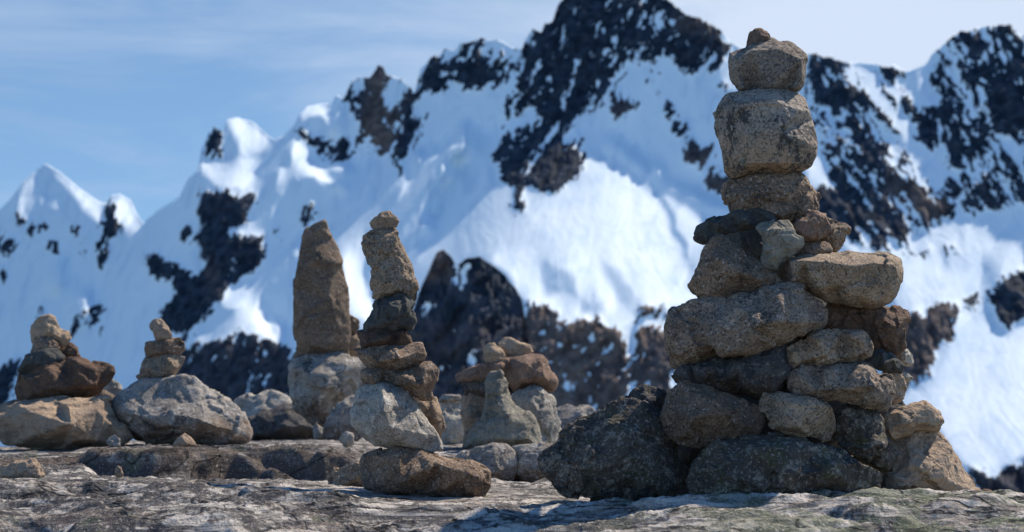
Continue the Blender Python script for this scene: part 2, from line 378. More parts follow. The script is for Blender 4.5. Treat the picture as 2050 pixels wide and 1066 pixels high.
    rk, bb = padk(rk), padk(bb)
    me = mesh_np(name, P.reshape(-1, 3), grid_faces(*P.shape[:2])[:, ::-1])
    for nm, arr in (('rock', rk), ('brown', bb)):
        at_ = me.attributes.new(nm, 'FLOAT', 'POINT'); at_.data.foreach_set('value', arr.astype(np.float32).ravel())
    me.materials.append(MOUNT)
    return link(name, me, 'structure')

# main range --------------------------------------------------------------
RIDGE = [(110,1010),(160,830),(200,680),(232,560),(258,480),(285,450),(312,424),(345,405),(360,394),(375,360),(398,341),(402,301),(421,262),(434,256),(445,262),(455,239),(475,236),(505,243),(532,268),(550,281),(569,271),(588,253),(599,230),(614,215),(640,209),(663,209),(674,189),(687,200),(705,163),(726,155),(742,152),(758,129),(779,152),(802,158),(831,186),(836,158),(842,137),(873,110),(894,97),(910,102),(920,89),(957,79),(999,81),(1020,92),(1044,102),(1057,74),(1067,55),(1083,68),(1091,50),(1104,47),(1117,10),(1125,0),(1150,-20),(1200,-42),(1260,-42),(1310,-20),(1343,4),(1355,18),(1394,35),(1418,47),(1441,59),(1457,79),(1485,97),(1550,104),(1614,108),(1636,111),(1664,117),(1693,124),(1743,127),(1778,134),(1821,142),(1843,133),(1857,126),(1864,111),(1885,93),(1907,74),(1932,63),(1967,54),(1996,52),(2024,52),(2037,69),(2050,72),(2150,100),(2400,200)]
LIT = [([(455,240),(475,236),(505,243),(545,285),(520,300),(505,300),(485,320),(480,290),(470,275)],1),
 ([(402,318),(425,316),(455,330),(490,320),(515,310),(520,365),(500,375),(465,378),(435,365),(405,350)],1),
 ([(562,330),(548,400),(528,440),(490,452),(450,462),(490,472),(522,468),(540,440),(558,400),(575,340)],1.75),
 ([(590,280),(605,275),(625,320),(660,330),(695,345),(680,355),(695,378),(660,372),(630,355),(605,350),(580,355),(595,330),(585,300)],1.75),
 ([(600,235),(615,215),(665,210),(680,198),(684,230),(668,272),(658,250),(645,228),(620,224),(608,240)],1.75),
 ([(940,258),(935,290),(905,312),(878,322),(915,280)],1.75),
 ([(872,305),(895,340),(864,380),(855,410),(832,440),(864,450),(832,484),(790,504),(740,524),(700,556),(688,520),(730,480),(780,430),(800,400),(810,370),(845,350),(840,320)],1.75),
 ([(600,490),(560,520),(510,560),(438,600),(470,612),(520,590),(580,564),(605,535)],1.75),
 ([(690,545),(745,515),(740,640),(700,640)],1.75),
 ([(500,600),(515,588),(532,640),(562,660),(552,684),(520,664),(470,668),(440,674),(395,695),(400,672),(450,655),(480,630)],1.75),
 ([(973,527),(1018,493),(1063,440),(1111,388),(1164,335),(1213,288),(1228,284),(1247,305),(1288,331),(1303,361),(1325,403),(1344,448),(1370,500),(1382,538),(1374,579),(1420,598),(1345,622),(1273,613),(1250,660),(1175,655),(1119,640),(1063,610),(1040,591),(1006,538)],1),
 ([(1303,345),(1320,335),(1325,360),(1345,380),(1350,372),(1385,385),(1420,405),(1470,415),(1490,440),(1420,500),(1386,535),(1364,470),(1349,430),(1334,400),(1318,370)],.95),
 ([(1436,95),(1475,105),(1480,190),(1445,175)],.9),
 ([(1600,280),(1650,300),(1690,350),(1670,390),(1620,370)],.9),
 ([(1685,128),(1800,150),(1825,190),(1835,262),(1812,284),(1755,205),(1700,165)],.8),
 ([(1620,215),(1700,225),(1780,290),(1860,340),(1885,385),(1800,350),(1740,300),(1660,270)],.75),
 ([(1838,150),(1862,135),(1872,180),(1860,215),(1845,190)],.8),
 ([(1960,330),(2050,290),(2050,350),(1990,355),(1965,350)],.8),
 ([(1840,290),(1890,300),(1930,350),(1900,365),(1850,340)],.6),
 ([(1670,470),(1750,505),(1810,490),(1850,470),(1900,425),(1980,400),(2050,395),(2030,430),(1970,520),(1962,600),(1900,625),(1830,650),(1790,600)],.85),
 ([(1962,600),(1990,650),(2010,680),(2060,630),(2200,560),(2200,900),(2050,910),(1990,945),(1930,940),(1880,860),(1800,810),(1870,740),(1900,700),(1915,650)],.72),
 ([(2000,520),(2060,470),(2060,540),(1990,570)],.8),
 ([(1262,640),(1340,635),(1340,652),(1262,655)],.8), ([(1250,640),(1262,640),(1275,780),(1255,770)],.8)]
SHADE = [([(1082,522),(1100,517),(1140,552),(1160,590),(1180,610),(1222,632),(1190,637),(1150,607),(1120,592),(1090,590),(1085,560)],.75),
 ([(1203,520),(1225,528),(1252,568),(1275,602),(1245,617),(1230,580),(1213,555)],.65), ([(1170,560),(1190,585),(1210,625),(1190,620)],.5),
 ([(1248,512),(1292,558),(1268,545)],.5), ([(1070,478),(1110,460),(1128,464),(1085,486)],.4), ([(1118,390),(1150,375),(1140,390)],.35),
 ([(1325,380),(1340,420),(1385,530),(1376,535),(1335,440)],.6),
 ([(815,400),(840,390),(845,410),(820,425)],.6), ([(705,500),(740,490),(735,505),(705,515)],.7), ([(770,470),(800,460),(790,480)],.6),
 ([(1690,560),(1720,540),(1735,600),(1715,600)],.3), ([(1880,470),(1890,470),(1905,540),(1890,540)],.5), ([(1920,455),(1930,455),(1940,520),(1930,520)],.5), ([(1780,520),(1790,520),(1810,590),(1800,590)],.5), ([(1965,600),(1972,520),(2000,490),(1990,600)],.6)]
ROCK = [([(402,350),(420,375),(470,385),(515,375),(510,420),(480,452),(440,462),(470,478),(520,470),(535,520),(505,540),(475,560),(440,600),(410,640),(370,662),(330,660),(320,610),(350,590),(330,570),(285,535),(295,508),(330,515),(390,560),(405,540),(400,490),(360,480),(370,455),(400,460)],.90),
 ([(405,560),(470,560),(440,600),(410,640),(370,662),(330,660),(322,612),(352,590)],1),([(400,440),(440,470),(450,560),(410,560)],.95),
 ([(416,262),(440,254),(442,300),(452,314),(404,314),(402,298),(420,295)],.9),
 ([(365,655),(400,690),(480,665),(540,675),(585,700),(600,800),(560,830),(480,830),(400,830),(345,780),(345,720)],.92),
 ([(685,200),(705,163),(758,128),(802,158),(831,186),(836,228),(872,212),(832,280),(812,345),(800,350),(797,312),(760,305),(718,300),(725,260),(700,230)],.82),
 ([(586,246),(610,258),(640,280),(690,285),(720,280),(702,310),(670,322),(640,312),(620,287),(598,270)],.86),
 ([(834,160),(873,108),(910,98),(957,80),(1000,92),(1030,120),(1045,150),(1030,170),(980,184),(940,174),(900,174),(860,194),(838,220)],.68),
 ([(834,160),(873,108),(880,150),(845,200),(836,222)],.85),
 ([(1044,105),(1067,55),(1117,8),(1125,-5),(1200,-45),(1345,0),(1394,33),(1441,57),(1490,97),(1440,122),(1410,148),(1370,142),(1330,112),(1290,115),(1240,160),(1220,204),(1160,244),(1110,278),(1080,232),(1060,202),(1020,242),(1003,232),(1030,172)],.68),
 ([(1044,105),(1067,55),(1117,8),(1200,-45),(1345,0),(1394,33),(1441,57),(1475,90),(1400,85),(1300,70),(1200,90),(1100,110)],.80),
 ([(1612,108),(1690,125),(1780,260),(1850,340),(1900,400),(1650,430),(1650,330),(1612,250)],.42),([(1870,100),(2200,60),(2200,400),(1960,420),(1900,300)],.54),
 ([(1060,80),(1110,75),(1180,85),(1240,135),(1230,180),(1150,240),(1112,275),(1085,225),(1050,200),(1040,150)],.80),
 ([(985,290),(1010,263),(1050,272),(1075,263),(1110,275),(1130,290),(1160,308),(1167,335),(1110,392),(1075,377),(1052,372),(1044,405),(1052,420),(1035,437),(1022,420),(1030,372),(1010,357),(988,332)],.90),
 ([(1000,240),(1040,220),(1090,240),(1110,300),(1020,290)],.44),([(1140,270),(1180,270),(1170,320),(1140,310)],.45),
 ([(1228,188),(1265,195),(1283,205),(1255,238),(1228,238)],.88),([(1288,108),(1320,120),(1327,167),(1300,177),(1283,150)],.52),([(1308,185),(1327,188),(1315,208)],.85),
 ([(1323,210),(1357,213),(1362,225),(1335,240)],.88),([(1348,243),(1383,243),(1383,277),(1348,282)],.68),([(1370,290),(1410,283),(1438,300),(1412,332),(1385,342),(1368,315)],.85),
 ([(1408,338),(1450,338),(1475,360),(1440,388),(1413,377)],.82),([(1368,100),(1440,98),(1462,120),(1420,142),(1378,142)],.72),([(1428,173),(1458,178),(1452,192)],.95),
 ([(1610,106),(1662,113),(1692,150),(1670,152),(1626,142)],.78),([(1612,150),(1680,168),(1697,205),(1660,218),(1616,200)],.72),([(1688,185),(1730,173),(1748,200),(1720,217),(1693,212)],.9),
 ([(1740,124),(1778,132),(1823,140),(1802,160),(1770,157)],.98),([(1688,238),(1710,233),(1752,275),(1747,292),(1715,277)],.98),([(1720,200),(1800,255),(1795,288),(1750,262)],.52),
 ([(1690,140),(1850,180),(1850,250),(1700,230)],.42),([(1620,215),(1680,225),(1680,262),(1630,262)],.45),
 ([(1625,390),(1680,318),(1740,298),(1790,345),(1830,368),(1900,398),(1905,440),(1850,472),(1810,492),(1760,512),(1720,492),(1670,470),(1640,430)],.76),
 ([(1700,340),(1780,350),(1800,400),(1720,420),(1690,380)],.62),([(1860,150),(1990,150),(1990,290),(1870,290)],.48),
 ([(1858,228),(1930,218),(1960,250),(2012,290),(1980,297),(1900,272),(1850,302),(1828,270)],.66),([(1898,75),(1970,52),(1977,90),(1940,102),(1908,97)],.85),
 ([(1985,50),(2040,60),(2060,110),(2200,110),(2200,270),(2050,262),(2010,272),(1978,240),(2000,180),(2050,150),(2010,142),(1978,100)],.72),([(1985,190),(2060,170),(2060,262),(1990,262)],.95),
 ([(1888,110),(1927,103),(1917,132),(1893,130)],.9),([(1968,128),(1997,128),(1992,152),(1948,152)],.9),([(1898,288),(1930,283),(1962,332),(1930,342),(1898,332)],.75),
 ([(1890,360),(2060,345),(2200,350),(2200,400),(1950,412),(1895,402)],.66),([(1840,375),(1960,380),(1960,430),(1880,440)],.5),
 ([(1965,595),(2020,553),(2060,540),(2200,480),(2200,640),(2060,640),(2012,664),(1988,622)],.92),([(1793,508),(1872,498),(1862,516),(1810,518)],.72),
 ([(1925,605),(1962,572),(1957,622),(1890,645),(1866,612)],.6),([(1880,480),(1930,490),(1920,530),(1870,515)],.4),
 ([(1048,600),(1100,610),(1125,655),(1160,640),(1195,636),(1250,672),(1260,800),(1260,900),(1030,900),(1046,640)],.89),([(1046,622),(1110,622),(1110,672),(1050,676)],.45),
 ([(1262,616),(1300,608),(1345,618),(1345,637),(1262,637)],.9),([(1264,655),(1345,655),(1345,830),(1282,800),(1266,760)],.93),
 ([(1790,640),(1870,613),(1907,640),(1907,680),(1872,712),(1862,742),(1812,785),(1780,790)],.97),
 ([(1955,975),(2060,915),(2200,850),(2200,1100),(1955,1100)],.97),([(1925,930),(1980,935),(1965,970),(1930,970)],.58),
 ([(600,395),(625,390),(640,440),(615,460),(595,450)],.5),([(545,450),(575,460),(570,485),(545,470)],.5),([(760,430),(775,425),(770,450),(755,455)],.8),([(920,222),(932,228),(935,245),(926,250)],.7),
 ([(700,280),(830,260),(810,345),(800,350),(795,310)],.7)]
ROCK.append(([(775,168),(800,172),(795,212),(770,225)],-1))
BROWN = [([(740,130),(800,150),(830,190),(800,200),(790,305),(740,305),(715,300),(730,200)],.8),([(1048,590),(1345,590),(1345,900),(1030,900)],.95),([(1780,350),(1905,390),(1880,440),(1760,410)],.6),
 ([(1780,600),(1910,600),(1910,790),(1780,790)],.6),([(1360,290),(1470,290),(1470,390),(1360,390)],.45),([(1228,188),(1265,195),(1280,240),(1228,240)],.35),([(1360,20),(1440,50),(1430,70),(1350,50)],.8),([(405,480),(440,560),(430,600),(410,560)],.4),
 ([(350,680),(600,680),(600,840),(350,840)],.15),([(1940,900),(2200,850),(2200,1100),(1940,1100)],.25)]
def main_bulge(U, V):
    # the long wall swings towards the viewer on the right, the brown foothills stand proud of it
    return -0.02 * smooth01(U, 1500, 2050)
relief('snowy_mountain', RIDGE, 110, 2240, 1010, 2300, ((-0.62, 0.80), (0.30, 1.25)), LIT, SHADE, ROCK, BROWN, bulge=main_bulge)

# far snow peaks on the left -------------------------------------------------
RIDGE2 = [(-260,560),(-120,480),(-40,440),(0,420),(20,400),(45,365),(75,340),(92,328),(120,345),(160,378),(200,405),(214,408),(222,392),(240,388),(262,402),(272,425),(285,445),(330,470),(420,560)]
LIT2 = [([(92,326),(160,376),(215,406),(212,448),(190,442),(150,395),(120,362)],1),([(48,372),(72,345),(66,430),(46,447),(36,400)],.85),([(228,386),(262,400),(275,430),(262,458),(240,440),(232,415)],1),
 ([(278,450),(298,460),(288,510),(270,534),(262,500)],.9),([(82,390),(90,390),(88,420),(80,415)],.6),([(100,400),(118,400),(115,425),(100,420)],.6),([(148,600),(182,588),(167,640),(150,652)],.7),([(190,800),(225,755),(290,690),(325,690),(265,762),(205,810)],.9),([(105,530),(130,520),(120,575),(100,580)],.45),([(240,660),(320,610),(325,640),(260,690)],.55),([(250,560),(262,540),(258,590)],.5)]
ROCK2 = [([(-60,470),(20,473),(38,500),(10,514),(-60,520)],.9),([(13,418),(43,428),(32,443)],.9),([(33,443),(60,450),(98,443),(92,462),(60,478)],.75),([(203,440),(216,398),(226,398),(232,440),(248,450),(225,482),(215,500),(205,548),(193,542),(200,470)],.86),
 ([(133,448),(168,453),(168,488),(143,472)],.68),([(92,475),(118,480),(105,525)],.72),([(145,632),(200,598),(218,615),(170,652),(140,685),(128,660)],.62),([(175,640),(250,638),(210,674)],.6),([(-60,770),(30,718),(55,698),(40,740),(20,800),(-60,830)],.8),([(0,540),(15,550),(0,570)],.8),([(70,610),(90,620),(80,660)],.5),([(150,480),(180,500),(170,540)],.45)]
relief('snow_peak', RIDGE2, -260, 420, 1000, 3300, ((-0.62, 0.80), (0.30, 1.25)), LIT2, [], ROCK2, [], rows=220, jag=2.0, seed=20.0, flutes=0.22)

# dark rock knoll in the middle distance -------------------------------------
RIDGE3 = [(700,1000),(740,900),(770,810),(800,720),(818,650),(838,590),(858,542),(874,506),(888,498),(903,513),(912,533),(935,518),(960,514),(985,530),(1010,550),(1030,575),(1045,600),(1052,640),(1062,700),(1074,760),(1086,830),(1130,1000)]
ROCK3 = [([(600,400),(1300,400),(1300,1100),(600,1100)],1),([(907,540),(945,520),(948,530),(912,552)],-1),([(905,560),(940,552),(942,562),(910,572)],-1),([(838,610),(870,596),(872,612),(838,622)],-1),([(880,590),(905,586),(900,598),(885,600)],-1),([(935,712),(965,705),(955,725),(935,725)],-1),([(960,745),(985,738),(975,755)],-1),([(880,735),(905,728),(895,745)],-1)]
BROWN3 = [([(860,495),(905,500),(900,560),(850,560)],.7),([(820,640),(1100,640),(1200,900),(700,900)],.15)]
def knoll_bulge(U, V): return -0.02 * np.exp(-((U - 940) / 90) ** 2)
relief('rocky_hill', RIDGE3, 700, 1160, 1000, 1000, ((-0.45, 0.35), (0.3, 1.2)), [], [], ROCK3, BROWN3, du=2.0, rows=200, jag=2.5, bulge=knoll_bulge, seed=40.0, rough=1.6)
# ------------------------------------------------------------------ stones
def rock_mat(name, c1, c2, dark=0.25, darkc=(0.035, 0.035, 0.038), green=0.0, pale=0.0, speck=0.5, low=None, scale=1.0, palec=(0.50, 0.50, 0.46), greenc=(0.075, 0.09, 0.05)):
    wk = (1.0, 0.95, 0.87) if name in ('granite_grey', 'granite_mossy', 'grey_white_gneiss', 'pale_gneiss', 'green_grey_rock') else (1.05, 0.955, 0.82)
    warm = lambda q: None if q is None else (q[0] * wk[0], q[1] * wk[1], q[2] * wk[2])
    c1, c2, low, palec = warm(c1), warm(c2), warm(low), warm(palec)
    b = NB(name)
    tc = b.n('ShaderNodeTexCoord'); oi = b.n('ShaderNodeObjectInfo')
    off = b.n('ShaderNodeVectorMath', operation='SCALE'); off.inputs[0].default_value = (37.0, 91.0, 53.0); b.put(off.inputs['Scale'], oi.outputs['Random'])
    ad = b.n('ShaderNodeVectorMath', operation='ADD'); b.put(ad.inputs[0], tc.outputs['Object']); b.put(ad.inputs[1], off.outputs[0])
    co = ad.outputs[0]
    S = scale
    big = b.noise(co, 7 * S, 5, 0.6); mid = b.noise(co, 26 * S, 6, 0.68, 0.3); fine = b.noise(co, 95 * S, 4, 0.7); gr = b.noise(co, 185 * S, 2, 0.65); gr2 = b.noise(co, 125 * S, 2, 0.65)
    c = b.mix(b.step(b.math('ADD', b.math('MULTIPLY', big, 0.6), b.math('MULTIPLY', mid, 0.4)), 0.38, 0.62), c1, c2)
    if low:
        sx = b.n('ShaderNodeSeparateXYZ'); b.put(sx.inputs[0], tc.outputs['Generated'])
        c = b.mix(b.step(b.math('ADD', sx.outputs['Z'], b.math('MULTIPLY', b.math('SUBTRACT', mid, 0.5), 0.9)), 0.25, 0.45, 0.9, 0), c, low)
    if pale: c = b.mix(b.step(b.math('ADD', b.math('MULTIPLY', mid, 0.6), b.math('MULTIPLY', b.noise(co, 60 * S, 5, 0.7), 0.4)), 0.62 - 0.22 * pale, 0.69 - 0.2 * pale, 0, 0.8), c, palec)
    if green: c = b.mix(b.step(b.noise(co, 16 * S, 7, 0.7, 0.5), 0.66 - 0.24 * green, 0.74 - 0.22 * green, 0, 0.8), c, greenc)
    if dark: c = b.mix(b.step(b.math('ADD', b.math('MULTIPLY', b.noise(co, 11 * S, 7, 0.72, 0.5), 0.7), b.math('MULTIPLY', fine, 0.3)), 0.66 - 0.3 * dark, 0.72 - 0.28 * dark, 0, 0.9), c, darkc)
    crk = b.math('ABSOLUTE', b.math('SUBTRACT', b.noise(co, 9 * S, 5, 0.6, 0.8), 0.5))
    c = b.mix(b.step(crk, 0.0, 0.009, 0.45, 0), c, (0.03, 0.026, 0.024))
    bed = b.noise(b.mapping(co, (9, 9, 55), (0.25, 0.15, 0)), 1.0, 5, 0.65, 0.6)
    c = b.mix(b.step(bed, 0.5, 0.68, 0, 0.45), c, (0.08, 0.07, 0.062))
    c = b.mix(b.step(gr, 0.50, 0.66, 0, min(1, speck * 1.3)), c, (0.04, 0.036, 0.034)); c = b.mix(b.step(gr2, 0.30, 0.43, speck * 0.8, 0), c, (0.50, 0.45, 0.38))
    hv = b.n('ShaderNodeHueSaturation'); b.put(hv.inputs['Color'], c); b.put(hv.inputs['Value'], b.step(oi.outputs['Random'], 0, 1, 0.90, 1.22))
    b.put(b.b.inputs['Base Color'], hv.outputs['Color'])
    hv.inputs['Saturation'].default_value = 0.82
    b.b.inputs['Roughness'].default_value = 0.88; b.b.inputs['Specular IOR Level'].default_value = 0.25
    n = b.bump(b.step(crk, 0.0, 0.015), 0.004, 0.6); n = b.bump(bed, 0.008, 0.5, n); n = b.bump(mid, 0.014 / S, 0.7, n); n = b.bump(fine, 0.006 / S, 0.9, n); n = b.bump(gr, 0.0024 / S, 0.8, n)
    b.put(b.b.inputs['Normal'], n)
    return b.m
M = {
 'granite': rock_mat('granite_grey', (0.33, 0.275, 0.22), (0.24, 0.20, 0.165), 0.10, speck=0.65),
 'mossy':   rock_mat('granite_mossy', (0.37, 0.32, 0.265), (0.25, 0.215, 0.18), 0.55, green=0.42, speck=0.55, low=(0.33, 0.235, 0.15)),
 'brown':   rock_mat('granite_brown', (0.27, 0.19, 0.125), (0.15, 0.105, 0.07), 0.24, speck=0.7),
 'tan':     rock_mat('granite_tan', (0.35, 0.275, 0.19), (0.22, 0.168, 0.118), 0.16, speck=0.65),
 'rust':    rock_mat('rusty_rock', (0.22, 0.135, 0.09), (0.14, 0.088, 0.06), 0.12, speck=0.3),
 'darkbrown': rock_mat('dark_brown_rock', (0.115, 0.066, 0.038), (0.075, 0.046, 0.03), 0.1, speck=0.2),
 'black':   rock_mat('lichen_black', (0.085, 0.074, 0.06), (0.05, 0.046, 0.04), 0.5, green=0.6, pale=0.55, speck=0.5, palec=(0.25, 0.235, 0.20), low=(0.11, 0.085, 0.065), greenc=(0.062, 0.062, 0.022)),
 'slate':   rock_mat('slate_grey', (0.085, 0.095, 0.10), (0.055, 0.062, 0.066), 0.2, speck=0.15),
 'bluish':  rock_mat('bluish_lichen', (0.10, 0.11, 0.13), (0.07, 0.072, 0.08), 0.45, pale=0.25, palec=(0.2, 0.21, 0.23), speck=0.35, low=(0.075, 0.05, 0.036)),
 'mixed':   rock_mat('granite_lichen', (0.28, 0.225, 0.175), (0.20, 0.155, 0.12), 0.42, pale=0.3, palec=(0.40, 0.37, 0.33), speck=0.7),
 'white':   rock_mat('pale_gneiss', (0.43, 0.41, 0.365), (0.29, 0.275, 0.245), 0.22, green=0.32, pale=0.4, speck=0.4, palec=(0.62, 0.61, 0.57), greenc=(0.22, 0.26, 0.20)),
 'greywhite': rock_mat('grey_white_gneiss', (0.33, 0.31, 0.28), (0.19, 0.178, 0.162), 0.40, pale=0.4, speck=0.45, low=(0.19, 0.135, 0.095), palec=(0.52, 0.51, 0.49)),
 'green':   rock_mat('green_grey_rock', (0.27, 0.26, 0.21), (0.185, 0.175, 0.14), 0.12, green=0.3, pale=0.2, speck=0.25, palec=(0.40, 0.42, 0.38), greenc=(0.14, 0.16, 0.11)),
 'sand':    rock_mat('sand_stone', (0.36, 0.27, 0.18), (0.30, 0.22, 0.15), 0.05, speck=0.25),
}
MW = 'stones of the tall wide cairn'; MID = 'stones of the leaning cairn in the middle'
STONES = []
def S(cat, label, mat, Y, pts, group=None, fac=None, t=None, tb=None, vox=2.3, sm=5, rough=1.0, chip=1.0, name=None):
    STONES.append(dict(cat=cat, label=label, mat=mat, Y=Y, pts=pts, group=group, fac=fac, t=t, tb=tb, vox=vox, sm=sm, rough=rough, chip=chip, name=name or 'stone'))
# --- tall wide cairn on the right
S('pebble','small rust-tinted pebble crowning the tall wide cairn','rust',3.80,[(1495,95),(1497,88),(1499,79),(1504,69),(1513,60),(1524,58),(1534,63),(1542,73),(1547,84),(1545,98),(1510,104)],MW,sm=6,name='pebble')
S('stone','speckled grey block near the top of the tall cairn, just below its crowning pebble','granite',3.80,[(1461,108),(1480,101),(1492,98),(1504,90),(1528,82),(1548,78),(1558,85),(1584,85),(1594,91),(1612,107),(1615,118),(1613,142),(1606,172),(1600,181),(1582,182),(1552,180),(1504,180),(1486,184),(1479,182),(1470,169),(1465,154),(1461,139)],MW,
  fac=[(1474,120,40),(1505,104,44),(1560,98,47),(1602,120,40),(1604,156,38),(1592,175,36),(1540,174,44),(1488,176,40),(1470,142,38)],sm=3,chip=0.18)
S('stone','big rounded grey boulder with black lichen, second block below the crowning pebble','mossy',3.79,[(1432,226),(1440,208),(1453,190),(1486,184),(1510,177),(1546,178),(1588,183),(1609,199),(1620,226),(1627,256),(1635,289),(1633,310),(1624,331),(1606,344),(1582,348),(1540,346),(1504,346),(1477,353),(1462,354),(1453,343),(1449,310),(1438,274),(1432,244)],MW,
  fac=[(1452,225,30),(1462,280,34),(1470,335,22),(1480,210,66),(1490,270,76),(1493,330,66),(1545,200,72),(1560,262,84),(1555,326,72),(1602,220,56),(1616,285,58),(1604,330,50)],t=95,sm=6,chip=0.2)
S('stone','rough dark brown stone under the big black-lichened boulder','brown',3.78,[(1450,385),(1459,367),(1474,354),(1504,349),(1540,349),(1570,346),(1597,349),(1612,361),(1630,376),(1639,394),(1635,415),(1618,433),(1588,442),(1558,436),(1522,433),(1492,434),(1468,432),(1459,409),(1449,397)],MW,rough=1.7,sm=3,t=60)
S('stone','flat dark slate slab jutting out left below the brown stone of the tall cairn','slate',3.76,[(1390,469),(1398,456),(1420,444),(1450,432),(1480,428),(1501,423),(1522,423),(1552,432),(1558,445),(1528,450),(1516,456),(1489,460),(1459,464),(1432,471),(1420,487),(1405,487),(1392,480)],MW,
  fac=[(1400,468,22),(1440,450,34),(1490,440,34),(1540,440,30)],t=40,tb=90,sm=4)
S('stone','grey-green wedge-shaped stone standing in the middle gap of the tall cairn','green',3.70,[(1515,456),(1528,451),(1552,444),(1575,441),(1588,454),(1600,472),(1603,487),(1591,505),(1582,517),(1567,526),(1546,537),(1533,535),(1528,526),(1531,502),(1528,472)],MW,
  fac=[(1530,468,34),(1560,460,40),(1576,452,26),(1560,495,44),(1540,500,36),(1585,488,26),(1548,522,24)],sm=3,t=44)
S('stone','reddish stone at right under the dark brown stone of the tall cairn','rust',3.73,[(1590,455),(1600,445),(1615,437),(1630,427),(1648,433),(1663,451),(1665,460),(1648,470),(1624,482),(1603,478)],MW,sm=3,t=34)
S('stone','grey-topped flat stone poking out right behind the reddish stone','tan',3.82,[(1632,432),(1642,429),(1675,441),(1693,450),(1699,460),(1693,472),(1686,490),(1672,502),(1650,507),(1630,495),(1625,455)],MW,fac=[(1650,440,2),(1680,452,6),(1665,462,34),(1690,464,18),(1665,490,22),(1640,485,20)],sm=3)
S('stone','small brown stone wedged on the flat olive-brown block','brown',3.74,[(1592,503),(1609,487),(1636,483),(1660,487),(1663,502),(1654,513),(1630,516),(1596,516)],MW,sm=4)
S('boulder','triangular brown boulder on the left shoulder of the tall cairn','brown',3.70,[(1377,571),(1393,544),(1402,517),(1413,493),(1429,477),(1450,478),(1474,490),(1498,511),(1528,532),(1555,550),(1567,565),(1558,583),(1528,591),(1486,598),(1456,604),(1420,606),(1405,599),(1387,586)],MW,
  fac=[(1400,560,34),(1425,500,26),(1440,520,62),(1432,560,70),(1480,545,64),(1520,560,46),(1415,585,34)],t=66,sm=5,rough=1.1,chip=.6)
S('block','flat olive-brown block with a lit top edge jutting right from the tall cairn','tan',3.74,[(1576,520),(1600,512),(1642,509),(1678,506),(1699,502),(1720,506),(1750,508),(1774,511),(1798,523),(1803,544),(1801,562),(1789,589),(1780,601),(1753,612),(1720,612),(1675,606),(1639,592),(1615,581),(1582,573),(1576,550)],MW,
  fac=[(1582,524,70),(1610,521,84),(1642,523,88),(1668,530,84),(1690,550,74),(1712,534,84),(1752,526,78),(1788,530,62),(1588,562,66),(1640,578,70),(1682,566,64),(1700,590,62),(1755,602,48),(1785,578,48),(1796,550,48)],t=80,tb=110,sm=2,rough=0.6,chip=.45)
S('slab','huge pale pinkish slab slanting across the tall cairn, dark lichen at both ends','mixed',3.68,[(1335,690),(1334,655),(1339,635),(1348,622),(1373,612),(1405,602),(1440,598),(1480,594),(1510,585),(1555,578),(1584,574),(1615,581),(1642,600),(1657,621),(1655,643),(1638,658),(1613,670),(1577,685),(1540,692),(1510,704),(1471,714),(1447,720),(1437,712),(1431,697),(1418,708),(1390,712),(1360,712),(1341,705)],MW,
  fac=[(1352,650,16),(1378,630,30),(1375,690,26),(1410,650,46),(1415,690,34),(1445,640,64),(1440,690,78),(1450,705,64),(1480,620,70),(1520,650,98),(1490,690,84),(1560,600,74),(1580,640,84),(1560,675,58),(1620,610,44),(1630,640,40)],t=90,sm=5,rough=1.2)
S('stone','thin olive-brown stone under the left end of the huge slanting slab','tan',3.72,[(1341,704),(1360,698),(1400,704),(1434,698),(1432,716),(1402,722),(1372,732),(1350,740),(1341,733)],MW,sm=3,t=26)
S('block','rust-brown rough block at the right edge, under the flat olive-brown block','rust',3.80,[(1655,619),(1662,608),(1711,609),(1750,616),(1790,617),(1818,620),(1820,641),(1820,660),(1811,682),(1802,697),(1794,707),(1774,704),(1750,690),(1733,676),(1728,663),(1677,660),(1657,648)],MW,
  fac=[(1670,630,20),(1720,630,30),(1745,630,34),(1760,640,62),(1810,628,44),(1800,660,50),(1790,690,30),(1765,680,46),(1740,660,30)],t=60,sm=3,rough=1.5)
S('stone','tan oblong stone right of the huge slanting slab, under the rust-brown block','tan',3.70,[(1575,697),(1613,677),(1642,664),(1686,664),(1723,663),(1733,670),(1742,697),(1740,709),(1720,716),(1686,722),(1638,731),(1589,739),(1579,726)],MW,
  fac=[(1590,710,34),(1640,680,46),(1710,674,50),(1728,695,36),(1715,706,44),(1650,712,52),(1600,725,30)],t=52,sm=4,rough=0.8)
S('stone','dark pointed stone at the right, wedged below the rust-brown block','slate',3.76,[(1738,704),(1764,700),(1786,710),(1799,722),(1811,734),(1806,745),(1784,742),(1760,736),(1738,722)],MW,fac=[(1765,708,24),(1790,722,30),(1770,728,32),(1800,738,12)],sm=2)
S('stone','pale stone sliver showing at the right edge below the rust-brown block','white',3.86,[(1795,690),(1806,692),(1820,707),(1830,721),(1826,732),(1811,734),(1795,724),(1788,706)],MW,sm=3)
S('stone','long brown and grey stone at mid height, right of the dark bluish slab','mixed',3.69,[(1583,752),(1603,737),(1638,735),(1677,732),(1711,730),(1735,732),(1750,740),(1759,752),(1776,748),(1785,765),(1787,787),(1781,814),(1769,820),(1735,816),(1696,807),(1652,807),(1623,798),(1596,787),(1584,774)],MW,
  fac=[(1600,755,36),(1660,745,52),(1735,742,56),(1748,770,70),(1755,800,50),(1690,780,64),(1640,785,50),(1770,790,44)],t=66,sm=4,rough=1.0)
S('stone','light creased stone at the right end of the long brown and grey stone','sand',3.78,[(1765,746),(1794,745),(1808,755),(1812,775),(1814,786),(1806,801),(1788,810),(1775,800),(1765,775)],MW,sm=2,rough=1.6)
S('pebble','tiny pale pebble at the right edge of the tall cairn, at mid height','white',3.85,[(1800,745),(1818,748),(1827,757),(1818,765),(1806,768),(1798,757)],MW,sm=4,name='pebble')
